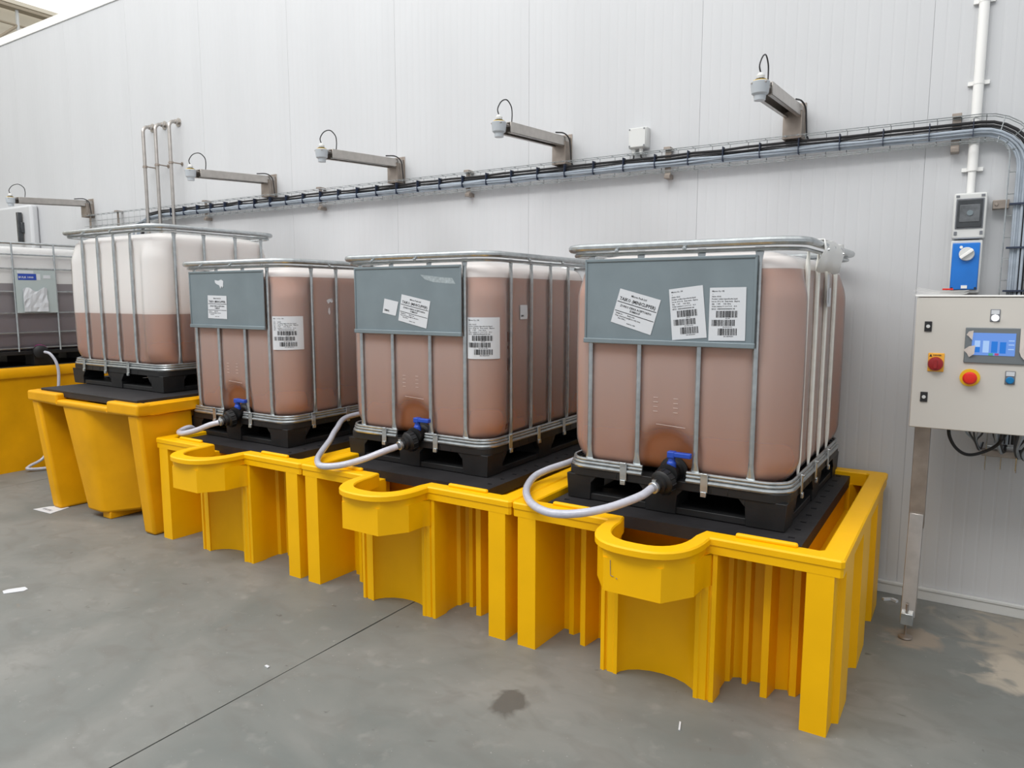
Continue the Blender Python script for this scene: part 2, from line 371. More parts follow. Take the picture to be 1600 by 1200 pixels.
def make_bottle(parent, level, liq='liquid', recess=True):
    z0, z1 = .168, 1.095
    if 'shell' not in bm_cache:
        lv = [z0, z0+.008, z0+.02, z0+.035]+lerp_levels(z0+.05, z1-.07, 40)+[z1-.05, z1-.035, z1-.02, z1-.01, z1-.003, z1]
        mb = MB(); R = bottle_rings(z0, z1, 0, lv, recess)
        # crowned top: shrink rings to the centre, domed in front of the sunk filling cap
        last = R[-1]; cx, cy = W/2, D/2
        for t, dz in ((.96, .010), (.85, .020), (.6, .022), (.3, -.01)):
            R.append([(cx+(x-cx)*t, cy+(y-cy)*t, z1+dz) for x, y, z in last])
        mb.rings(R); o = mb.build('bottle', 'shell', parent, angle=60); bm_cache['shell'] = o
    else:
        o = share(bm_cache['shell'], 'bottle', parent)
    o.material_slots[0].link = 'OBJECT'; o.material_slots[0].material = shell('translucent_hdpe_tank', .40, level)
    a, b = z0+.006, level
    lv = [a, a+.008, a+.02, a+.035]+lerp_levels(a+.05, b, max(8, int((b-a)*55)))
    mb = MB(); mb.rings(bottle_rings(z0, z1, .006, lv, recess)); mb.build('liquid', liq, parent, angle=60)
    # filling neck and cap
    n = MB().lathe((W/2, D/2, z1-.008), (0, 0, 1), [(.10, 0), (.10, .012), (.085, .016)], 28).build('neck', 'shell_dense', parent)
    mb = MB(); mb.lathe((W/2, D/2, z1+.002), (0, 0, 1), [(.088, 0), (.09, .004), (.09, .024), (.082, .03), (.02, .03)], 32)
    mb.build('filling_cap', 'red', parent)
def rrect(x0, x1, y0, y1, R, z, n=6, start=None):
    pts = []
    for cx, cy, a0 in ((x1-R, y0+R, -90), (x1-R, y1-R, 0), (x0+R, y1-R, 90), (x0+R, y0+R, 180)):
        for k in range(n+1):
            a = math.radians(a0+90*k/n); pts.append((cx+R*math.cos(a), cy+R*math.sin(a), z))
    return pts
def make_pallet(parent, w=W, d=D):
    mb = MB(); f = .002
    x0, x1, y0, y1 = -.005, w+.005, -.005, d+.005
    T = .150
    mb.prism([(x, y) for x, y, z in rrect(x0, x1, y0, y1, .07, 0)], .112, T)
    # feet with sloping sides; corner feet rounded
    def foot(a, b, c, e): mb.hexa([(a+.006, c+.006, 0), (b-.006, c+.006, 0), (b-.006, e-.006, 0), (a+.006, e-.006, 0), (a, c, .115), (b, c, .115), (b, e, .115), (a, e, .115)])
    fx = ((x0+.004, .125), (.385, .535), (w-.165, x1-.004)); fy = ((y0+.004, .15), (.53, .68), (d-.15, y1-.004))
    for i, (a, b) in enumerate(fx):
        for j, (c, e) in enumerate(fy): foot(a, b, c, e)
    for c, e in fy: mb.box(x0+.012, x1-.012, c+.012, e-.012, .001, .030)
    for a, b in (fx[0], fx[2]): mb.box(a+.012, b-.012, y0+.012, y1-.012, .001, .030)
    # arched corners of the fork openings
    for (a, b) in ((fx[0][1], fx[1][0]), (fx[1][1], fx[2][0])):
        for c, e in ((y0+.004, y0+.04), (y1-.04, y1-.004)):
            for xx, sg in ((a-.002, 1), (b+.002, -1)): mb.add([(xx, c, .114), (xx+sg*.03, c, .114), (xx, c, .08), (xx, e, .114), (xx+sg*.03, e, .114), (xx, e, .08)], [(0, 1, 2), (3, 5, 4), (1, 4, 5, 2), (0, 2, 5, 3), (0, 3, 4, 1)])
    for (a, b) in ((fy[0][1], fy[1][0]), (fy[1][1], fy[2][0])):
        for c, e in ((x0+.004, x0+.04), (x1-.04, x1-.004)):
            for yy, sg in ((a-.002, 1), (b+.002, -1)): mb.add([(c, yy, .114), (c, yy+sg*.045, .114), (c, yy, .055), (e, yy, .114), (e, yy+sg*.045, .114), (e, yy, .055)], [(0, 1, 2), (3, 5, 4), (1, 4, 5, 2), (0, 2, 5, 3), (0, 3, 4, 1)])
    # raised tray rim and small stiffening ribs
    for (a, b) in ((.25, .255), (.68, .685), (.75, .755)): mb.box(a, b, y0-.002, y0+.02, .118, T-.006)
    for (a, b) in ((.3, .306), (.4, .406), (.8, .806), (.9, .906)): mb.box(x1-.02, x1+.002, a, b, .118, T-.006); mb.box(x0-.002, x0+.02, a, b, .118, T-.006)
    return mb.build('pallet', 'black', parent, bevel=.006, smooth=True)
def upright(px, py, n, z0=.165, z1=1.125, zt=None):
    mb = MB(); tx, ty = -n[1], n[0]
    prof = [(z0, .020, .004), (z0+.03, .019, .004), (z0+.065, .0125, .009), (z0+.10, .011, .011), (z1-.08, .011, .011), (z1-.05, .0125, .008), (z1-.02, .018, .004), (z1, .019, .004)]
    R = []
    for z, hw, hd in prof:
        c = (px-n[0]*.012, py-n[1]*.012)
        R.append([(c[0]+tx*hw*math.cos(a)+n[0]*hd*math.sin(a), c[1]+ty*hw*math.cos(a)+n[1]*hd*math.sin(a), z) for a in [2*math.pi*k/8+math.pi/8 for k in range(8)]])
    return mb.rings(R)
def make_cage(parent, gap=True, side_mat='galv', front=True):
    # lower rail: three stacked rods, open at the valve
    for k, (zz, rr, ou) in enumerate(((.158, .010, .004), (.176, .007, .001), (.190, .007, -.002))):
        pts = rrect(-ou, W+ou, -ou, D+ou, .10, zz)
        # start right of the gap, run round to left of the gap
        path = [(.575, -ou, zz)]+pts+[(.375, -ou, zz)]
        if not gap: mb = MB().tube(pts, rr, 8, closed=True)
        else: mb = MB().tube(path, rr, 8)
        mb.build('lower_rail', 'galv', parent)
    mb = MB().tube(rrect(-.022, W+.022, -.022, D+.022, .12, 1.143, 8), .0165, 10, closed=True); mb.build('top_rail', 'galv', parent)
    mb = MB().tube(rrect(-.006, W+.006, -.006, D+.006, .11, 1.114, 8), .008, 8, closed=True); mb.build('top_rail', 'galv', parent)
    first = {}
    for (n, lst) in (((0, -1), [(u, 0) for u in UF]), ((1, 0), [(W, u) for u in US]), ((0, 1), [(u, D) for u in UF]), ((-1, 0), [(0, u) for u in US])):
        for px, py in lst:
            m_ = side_mat if n == (1, 0) else 'galv'
            if n not in first: first[n] = (upright(px, py, n).build('upright', m_, parent), px, py)
            else:
                o, ax, ay = first[n]; share(o, 'upright', parent, (px-ax, py-ay, 0))
    # bolts under the top rail
    b0 = MB().lathe((0, 0, 0), (0, -1, 0), [(.009, 0), (.009, .006), (.005, .007), (.005, .014)], 8).build('bolt', 'galv', parent, loc=(.25, -.034, 1.125))
    for bx in (.55,): share(b0, 'bolt', parent, (bx, -.034, 1.125))
    for by in (.35, .72): share(b0, 'bolt', parent, (W+.034, by, 1.125), (0, 0, math.pi/2))
    # pallet clips
    def clip(): return MB().box(-.016, .016, -.016, -.012, .118, .2).box(-.016, .016, -.026, -.012, .196, .2).box(-.012, .012, -.022, -.012, .100, .122).build('clip', 'galv', parent, bevel=.0015)
    c0 = clip(); c0.location = (.29, 0, 0)
    for cx in (.655,): share(c0, 'clip', parent, (cx, 0, 0))
    for cyy in (.2, .5, .8): share(c0, 'clip', parent, (W, cyy, 0), (0, 0, math.pi/2))
    if front:
        for cyy in (.3, .8): share(c0, 'clip', parent, (0, cyy, 0), (0, 0, -math.pi/2))
def make_plate(parent, x0=.095, x1=.835, z0=.73, z1=1.093):
    y = -.014; n = 24; mb = MB()
    mb.box(x0, x1, y-.0015, y, z0+.01, z1-.006); p = mb.build('name_plate', 'plate', parent, smooth=False)
    fr = MB()
    fr.box(x0-.006, x1+.006, y-.012, y+.002, z0-.004, z0+.018)   # lower lip
    fr.box(x0-.002, x1+.002, y-.006, y+.002, z1-.014, z1)
    fr.box(x0-.004, x0+.006, y-.006, y+.002, z0, z1).box(x1-.006, x1+.004, y-.006, y+.002, z0, z1)
    fr.build('plate_frame', 'plate', p, bevel=.003)
    return p
def make_valve(parent, dx=.5, hot=True):
    mb = MB(); y0 = .045; z = .205
    ax = Vector((-.25, -.95, -.2)).normalized(); c = Vector((dx, -.035, .155))
    body = MB().lathe((dx, .06, .178), (0, -1, 0), [(.062, 0), (.064, .012), (.05, .016), (.04, .03), (.04, .075), (.046, .08), (.046, .095)], 22)
    v = body.build('valve', 'black', parent)
    nut = MB(); prof = [(.050, 0), (.054, .004), (.054, .035), (.048, .042), (.036, .046), (.036, .062), (.024, .066), (.022, .085)]
    nut.lathe(c, ax, prof, 24)
    for k in range(12):
        a = 2*math.pi*k/12; n1 = Vector((1, 0, 0)); n1 = (n1-ax*n1.dot(ax)).normalized(); n2 = ax.cross(n1); d = n1*math.cos(a)+n2*math.sin(a)
        nut.tube([c+d*.053+ax*.006, c+d*.053+ax*.034], .005, 5)
    nut.build('collar_nut', 'black', v)
    cl = MB().lathe(c+ax*.078, ax, [(.024, 0), (.0255, .003), (.0255, .016), (.024, .018)], 20); cl.box(*[q for a in ((c+ax*.087)+Vector((0, 0, .026)),) for q in (a.x-.008, a.x+.008, a.y-.006, a.y+.006, a.z-.004, a.z+.008)])
    cl.build('hose_clamp', 'galv', v)
    h = MB(); h.lathe((dx+.012, -.012, .205), (0, 0, 1), [(.020, 0), (.020, .025), (.015, .03), (.015, .052)], 14)
    h.hexa([(dx-.004, -.03, .250), (dx+.028, -.03, .250), (dx+.028, .004, .250), (dx-.004, .004, .250), (dx-.004, -.03, .278), (dx+.028, -.03, .278), (dx+.028, .004, .278), (dx-.004, .004, .278)])
    h.box(dx+.01, dx+.098, -.028, -.002, .255, .276)
    h.build('valve_handle', 'blue', v, bevel=.004)
def sticker(parent, quad, kind, y=-.0175, flat=True):
    """quad: four (x, z) corners TL TR BR BL on the plate; kind selects the print"""
    tl, tr, br, bl = [Vector(q) for q in quad]
    def mp(u, v):   # u 0..1 across, v 0..1 up
        a = bl.lerp(br, u); b = tl.lerp(tr, u); return a.lerp(b, v)
    if flat is True: P = lambda u, v, l: (*[mp(u, v)[0]], y-l, mp(u, v)[1])
    else: P = flat
    mb = MB(); n = 10
    vs = [P(i/n, j/4, 0) for j in range(5) for i in range(n+1)]
    mb.add(vs, [(j*(n+1)+i, j*(n+1)+i+1, (j+1)*(n+1)+i+1, (j+1)*(n+1)+i) for j in range(4) for i in range(n)])
    st = mb.build('sticker', 'paper', parent)
    V, F, wd, hg = prints[kind]
    ink = MB().add([P(x/wd, z/hg, .0006) for x, z in V], F)
    ink.build('printed_text', 'ink', st, smooth=False)
    return st
prints = {}
def rects(lst):
    V = []; F = []
    for x0, x1, z0, z1 in lst:
        k = max(1, int((x1-x0)/.02)); n = len(V)
        for i in range(k+1): V += [(x0+(x1-x0)*i/k, z0), (x0+(x1-x0)*i/k, z1)]
        F += [(n+2*i, n+2*i+2, n+2*i+3, n+2*i+1) for i in range(k)]
    return V, F
def join(*vf):
    V = []; F = []
    for v, f in vf:
        n = len(V); V += v; F += [tuple(i+n for i in q) for q in f]
    return V, F
V, F = join(text_mesh([('Micron Pack Ltd', .105, .128, .012, 'CENTER'), ('TAIKO (MINICLIPPER)', .105, .104, .0195, 'CENTER'), ('ZORKO KIRKA ACEPTORPIO', .105, .077, .0125, 'CENTER'), ('SUMINOP', .105, .064, .0125, 'CENTER'),
    ('Sample no.          Batch code', .012, .044, .0085, 'LEFT'), ('Keep closed and upright in a dry store', .012, .034, .0085, 'LEFT'), ('Net 1000 L', .03, .024, .0085, 'LEFT'), ('made to order', .08, .012, .0075, 'LEFT')]),
    rects([(.004, .206, .0940, .0970), (.004, .206, .0540, .0568)]))
prints['taiko'] = (V, F, .21, .15)
def bars(x0, x1, z0, z1, seed):
    r = random.Random(seed); x = x0; L = []
    while x < x1-.003:
        w_ = r.choice((.0008, .0012, .0018, .0028, .004)); L.append((x, min(x+w_, x1), z0, z1)); x += w_+r.choice((.0009, .0013, .002, .003))
    return L
V, F = join(text_mesh([('Micron Co. UK', .01, .198, .0085, 'LEFT'), ('1', .012, .186, .007, 'LEFT'), ('Article  BULK', .01, .177, .007, 'LEFT'), ('Product  sodium hypochlorite liquid', .01, .167, .0075, 'LEFT'), ('Lot no. 27 L1 06   Date made   Expires', .01, .157, .0075, 'LEFT'), ('Qty    1 000      Unit  litres', .01, .147, .0075, 'LEFT'),
    ('Order number 0 1 2 0 7 0 4    00 0', .01, .137, .0075, 'LEFT'), ('SSCC  340000000000000 04', .01, .126, .0085, 'LEFT'), ('(02) 0400', .08, .0885, .005, 'CENTER'), ('(37) 0004 (10) 0001', .08, .054, .005, 'CENTER'), ('(00) 3400000000', .085, .0155, .006, 'CENTER')]),
    rects(bars(.03, .125, .094, .121, 1)+bars(.012, .115, .060, .085, 2)+bars(.04, .12, .022, .050, 3)))
prints['barcode'] = (V, F, .155, .215)
V, F = text_mesh([('BM41', .012, .014, .016, 'LEFT')]); prints['small'] = (V, F, .1, .08)
def wrap_quad(s0, s1, z0, z1): return lambda u, v, l: surf(s0+(s1-s0)*u, z0+(z1-z0)*v, .0035+l)

GR = 'caged bulk liquid tanks along the wall'
def make_ibc(label, loc, rz, level, valve=True, plate=True, side='galv', recess=True, vx=.5):
    t = root('liquid_tank', label, 'tank', loc, rz, GR)
    make_bottle(t, level, recess=recess); make_pallet(t); make_cage(t, side_mat=side, front=not valve)
    p = make_plate(t) if plate else None
    if valve: make_valve(t, vx)
    return t, p
t4, p4 = make_ibc('caged brown liquid tank nearest the cabinet, three stickers on its grey plate', (0, 0, .642), -.012, 1.052, side='galv_tape')
t3, p3 = make_ibc('caged brown liquid tank second from the cabinet, two tilted stickers on its plate', (-1.489, .077, .642), 0, 1.040, vx=.52)
t2, p2 = make_ibc('caged brown liquid tank with an upright sticker mid-plate, third from the cabinet', (-2.941, .02, .642), 0, 1.062, vx=.52)
t1, _ = make_ibc('half empty caged tank, white above brown liquid, standing on the tall yellow bund', (-4.35, .95, .905), -math.pi/2, .555, valve=True, plate=False)
# stickers
q = lambda *p: p
sticker(t4, [(.262, .966), (.448, .916), (.405, .768), (.219, .822)], 'taiko')
sticker(t4, [(.482, .960), (.625, .977), (.648, .765), (.502, .750)], 'barcode')
sticker(t4, [(.655, .966), (.800, .968), (.802, .757), (.655, .753)], 'barcode', y=-.0182)
sticker(t3, [(.440, .943), (.637, .906), (.607, .762), (.413, .802)], 'taiko')
sticker(t3, [(.316, .920), (.416, .902), (.395, .826), (.300, .842)], 'small')
def sticker_wrap(parent, s0, s1, z0, z1, kind='barcode'):
    f = wrap_quad(s0, s1, z0, z1)
    V, F, wd, hg = prints[kind]; mb = MB(); n = 14
    vs = [f(i/n, j/4, 0) for j in range(5) for i in range(n+1)]
    mb.add(vs, [(j*(n+1)+i, j*(n+1)+i+1, (j+1)*(n+1)+i+1, (j+1)*(n+1)+i) for j in range(4) for i in range(n)])
    st = mb.build('sticker', 'paper', parent, angle=80)
    MB().add([f(x/wd, z/hg, .0009) for x, z in V], F).build('printed_text', 'ink', st, smooth=False)
sticker_wrap(t3, .016, .166, .612, .825)
sticker_wrap(t2, .035, .195, .605, .81)
# small white label on the right side of the second tank
sticker_wrap(t3, (R0-.02)*math.pi/2+.335-R0, (R0-.02)*math.pi/2+.415-R0, .808, .885, 'small')
sticker(t2, [(.285, .938), (.478, .934), (.474, .787), (.279, .790)], 'taiko')
# torn sticker remains on plate of tank 2 and film wear on plate of tank 3
def scrap(parent, pts, y, m_, name='torn_sticker'):
    mb = MB(); n = len(pts); mb.add([(x, y, z) for x, z in pts]+[(x, y+.0008, z) for x, z in pts], [tuple(range(n)), tuple(range(2*n-1, n-1, -1))]+[(i, (i+1) % n, n+(i+1) % n, n+i) for i in range(n)])
    return mb.build(name, m_, parent, smooth=False)
scrap(t2, [(.365, 1.035), (.40, 1.03), (.43, 1.037), (.452, 1.028), (.448, .995), (.438, .985), (.432, .998), (.42, .98), (.41, 1.0), (.385, 1.008), (.368, 1.018)], -.0175, 'paper')
scrap(t3, [(.57, 1.045), (.62, 1.04), (.70, 1.03), (.78, 1.025), (.80, .995), (.74, .998), (.66, 1.005), (.60, 1.02)], -.0160, 'plate_wear')
def onside(parent, pts, m_, name):   # flat scrap on the right side wall (y, z)
    mb = MB(); n = len(pts); s_ = lambda y: (R0-.02)*math.pi/2+y-R0
    mb.add([surf(s_(y), z, .002) for y, z in pts], [tuple(range(n))]); return mb.build(name, m_, parent, smooth=False)
onside(t2, [(.365, .905), (.385, .915), (.415, .918), (.43, .90), (.41, .89), (.395, .898), (.38, .882)], 'paper', 'torn_sticker')
onside(t2, [(.38, .855), (.39, .86), (.395, .83), (.388, .81), (.375, .83)], 'paper', 'torn_sticker')
sC_ = (R0-.02)*math.pi/2
mb = MB(); pp_ = [(.02, .92), (.045, .94), (.06, .90), (.055, .82), (.045, .76), (.03, .70), (.022, .74), (.03, .80)]
mb.add([surf(sC_-.10+u, z, .002) for u, z in pp_], [tuple(range(len(pp_)))]); mb.build('torn_sticker', mat('yellowed_paper_rest', (.55, .47, .36), .6), t1, smooth=False)
# brown pen marks on tank 3
M['pen'] = mat('dark_brown_marker', (.10, .03, .015), .6)
for a in ([(.155, .745), (.165, .72), (.158, .70)], [(.175, .74), (.172, .70), (.18, .69)], [(.165, .67), (.167, .655)], [(.16, .60), (.163, .54)], [(.17, .605), (.172, .545), (.176, .60), (.178, .55)], [(.185, .6), (.186, .555)]):
    sC = (R0-.02)*math.pi/2
    MB().tube([surf(sC+u-.105, z, .001) for u, z in a], .0022, 5).build('pen_mark', 'pen', t3)
for i in range(5):
    sC = (R0-.02)*math.pi/2; s_ = sC+.035+i*.018
    MB().tube([surf(s_, .255, .001), surf(s_+.002, .225, .001)], .0016, 5).build('pen_mark', 'pen', t3)
# moulded volume marks on front of the tanks
for t in (t4, t3, t2):
    mk = MB()
    for j in range(4):
        for sgn in (0, 1):
            mk.tube([(.415+sgn*.09, .008, .44+j*.02), (.435+sgn*.09, .008, .44+j*.02)], .0009, 4)
    mk.tube([(.43, .008, .385), (.56, .008, .378)], .0009, 4)
    mk.build('moulded_mark', 'shell_dense', t)
# paper bag pushed over the top rail on the side of tank 4
def bag():
    mb = MB(); Y0, Y1 = .27, .78; n = 8; rows = [(1.168, -.010, .05), (1.165, .036, .02), (1.12, .044, 0), (1.08, .030, -.01), (1.035, .018, -.03)]
    vs = []
    for z, ox, tp in rows:
        for i in range(n+1):
            y = Y0+(Y1-Y0)*i/n+(tp*(1 if i < n/2 else -1) if tp > 0 else 0)
            vs.append((W+ox+.004*math.sin(i*2.1+z*40), y, z-.006*math.sin(i*1.3)))
    return mb.add(vs, [(j*(n+1)+i, j*(n+1)+i+1, (j+1)*(n+1)+i+1, (j+1)*(n+1)+i) for j in range(4) for i in range(n)])
b_ = bag().build('document_sleeve', 'white', t4, angle=50)
sd = b_.modifiers.new('thick', 'SOLIDIFY'); sd.thickness = .004
MB().box(W+.003, W+.006, .60, .64, .90, 1.03).box(W+.003, W+.006, .61, .69, .885, .97).build('paper_strip', 'paper', t4, bevel=.001)
# pen marks on side uprights etc are part of wear; skip

# ------------------------------------------------------------------ far left tank with grid cage (purple-brown liquid)
def grid_tank():
    X = -5.7; t = root('grid_cage_tank', 'caged tank of purple liquid behind a horizontal grid, far left edge', 'tank', (X-1.2, -.25, .945), 0, GR)
    w, d = 1.2, 1.25
    mb = MB(); R = []
    def ring(z, off, rr=.12): return [(x, y, z) for x, y, _ in rrect(off, w-off, off, d-off, rr, z, 8)]
    prof = [(.13, .05), (.15, .025), (.2, .02), (.95, .02), (1.02, .03), (1.06, .06), (1.075, .12)]
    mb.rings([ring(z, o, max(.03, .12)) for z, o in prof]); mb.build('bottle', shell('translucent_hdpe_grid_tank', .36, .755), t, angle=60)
    MB().rings([ring(z, o) for z, o in ((.135, .052), (.155, .03), (.2, .026), (.755, .026))]).build('liquid', 'liquid_purple', t, angle=60)
    pm = MB().prism([(x, y) for x, y, z in rrect(-.01, w+.01, -.01, d+.01, .08, 0)], .10, .135)
    for a, b in ((-.01, .16), (.52, .68), (1.04, w+.01)):
        for c, e in ((-.01, .16), (.54, .70), (1.08, d+.01)): pm.box(a, b, c, e, 0, .11)
    pm.build('pallet', 'black', t, bevel=.008)
    for z in (.16, .30, .478, .67, .875, 1.0):
        MB().tube(rrect(-.006, w+.006, -.006, d+.006, .08, z), .008, 6, closed=True).build('cage_bar', 'galv', t)
    MB().tube(rrect(-.01, w+.01, -.01, d+.01, .08, 1.10), .012, 8, closed=True).build('top_rail', 'galv', t)
    u = MB().tube([(0, 0, .13), (0, 0, 1.10)], .008, 6).build('upright', 'galv', t, loc=(w+.018, .10, 0))
    for y in (.42, .77, 1.12): share(u, 'upright', t, (w+.018, y, 0))
    for x in (.1, .45, .8, 1.1): share(u, 'upright', t, (x, -.018, 0))
    # plate on side
    pl = MB().box(w+.026, w+.030, .425, .765, .48, .865).build('name_plate', mat('pale_green_grey_sheet', (.42, .48, .48), .4), t)
    MB().box(w+.0305, w+.032, .45, .60, .775, .83).build('blue_label', mat('blue_label_print', (.02, .06, .38), .4), pl)
    MB().box(w+.0305, w+.0320, .605, .635, .775, .83).box(w+.0305, w+.0315, .445, .58, .833, .858).box(w+.0305, w+.032, .66, .72, .79, .82).build('white_label', 'paper', pl)
    V_, F_ = text_mesh([('BULK 1000', 0, 0, .026, 'LEFT')])
    MB().add([(w+.0325, .455+x, .79+z) for x, z in V_], F_).build('printed_text', 'paper', pl, smooth=False)
    # crumpled white documents in the pocket
    g = random.Random(3); mb = MB(); n = 8; vs = []
    for j in range(6):
        for i in range(n+1):
            vs.append((w+.04+.012*g.random(), .475+.2*i/n+.006*g.random(), .49+.20*j/5+(.02*math.sin(i*1.1) if j == 5 else 0)))
    mb.add(vs, [(j*(n+1)+i, j*(n+1)+i+1, (j+1)*(n+1)+i+1, (j+1)*(n+1)+i) for j in range(5) for i in range(n)])
    o = mb.build('crumpled_papers', 'paper', t, smooth=False); sd = o.modifiers.new('t', 'SOLIDIFY'); sd.thickness = .004
    # valve with black cap, wine-red handle
    v = MB().lathe((w-.02, .60, .14), (1, 0, -.1), [(.05, 0), (.05, .05), (.04, .07)], 18).build('valve', mat('wine_plastic', (.22, .03, .12), .4), t)
    MB().lathe((w+.045, .575, .125), (1, -.2, .0), [(.055, 0), (.06, .01), (.06, .05), (.045, .06), (.02, .065)], 22).build('collar_nut', 'black', v)
    return t
grid_tank()

# ------------------------------------------------------------------ yellow bunds (spill pallets)
BW, BD, BH = 1.366, 1.505, .664
def mirror(pts, w): return [(w-x, y) for x, y in reversed(pts)]
C = BW/2
leg = [(.846, .006), (.862, .006), (.866, .011), (.893, .011), (.897, .018), (.903, .018), (.907, .008), (.924, .010), (.928, .09), (.918, .12), (.918, .195), (.935, .205), (.938, .245), (.962, .258), (.975, .255), (.981, .215), (1.001, .217), (1.008, .255),
       (1.052, .262), (1.068, .152), (1.094, .156), (1.106, .245), (1.15, .262), (1.163, .224), (1.188, .226), (1.198, .262), (1.232, .262), (1.243, .005), (1.335, .005), (1.337, .112), (1.359, .122), (1.3605, .308),
       (1.31, .33), (1.30, .40), (1.312, .405), (1.312, .44), (1.30, .445), (1.30, .56), (1.338, .592), (1.360, .60), (1.360, .85), (1.31, .87), (1.30, .95), (1.312, .955), (1.312, .99), (1.30, 1.0), (1.30, 1.09), (1.34, 1.125), (1.36, 1.13), (1.36, 1.36), (1.345, 1.40), (1.345, BD-.03), (1.24, BD-.012),
       (1.2, BD-.1), (1.0, BD-.1), (.97, BD-.012), (.80, BD-.012), (.78, BD-.10)]
arc_low = [(C+.17*math.sin(a), .115*math.cos(a)-.0) for a in [math.radians(t) for t in (0, 18, 36, 54, 70, 82)]]
arc_low = [(x, max(y, .0)+.0) for x, y in arc_low]
def profile(center):
    right = center+leg
    left = [(BW-x, y) for x, y in reversed(right) if abs(x-C) > 1e-6]
    # counter clockwise: start at front centre going right, round the back, to the left
    return right+left
PL = profile(arc_low)
PU = profile([(C, -.247), (.797, -.247), (.880, -.125), (.884, -.03)]+[])
PU = [p for p in PU if not (abs(p[0]-.90) < -1 or abs(p[0]-.846) < 1e-4 or abs(p[0]-(BW-.846)) < 1e-4 or abs(p[0]-.862) < 1e-4 or abs(p[0]-(BW-.862)) < 1e-4 or abs(p[0]-.866) < 1e-4 or abs(p[0]-(BW-.866)) < 1e-4 or abs(p[0]-.893) < 1e-4 or abs(p[0]-(BW-.893)) < 1e-4 or abs(p[0]-.897) < 1e-4 or abs(p[0]-(BW-.897)) < 1e-4)]
def se(a, b, n=18):   # super-ellipse bump pointing to -y
    out = []
    for k in range(n+1):
        t = math.pi*k/n; c, s = math.cos(t), math.sin(t)
        out.append((C-math.copysign(abs(c)**(2/2.6), c)*a, -b*(abs(s)**(2/2.6))))
    return out
RO = [(0.012, 0), (.460, 0)]+[(x, y-.002) for x, y in se(.214, .276)][0:]+[(.906, 0), (BW-.012, 0), (BW, .012), (BW, BD-.012), (BW-.012, BD), (.012, BD), (0, BD-.012), (0, .012)]
RI = [(.095, .077), (.51, .077)]+[(x, y+.0) for x, y in [(C+(px-C)*.155/.214, py*.205/.276+.0) for px, py in se(.214, .276)]]+[(.856, .077), (BW-.095, .077), (BW-.082, .09), (BW-.082, BD-.09), (BW-.095, BD-.077), (.095, BD-.077), (.082, BD-.09), (.082, .09)]
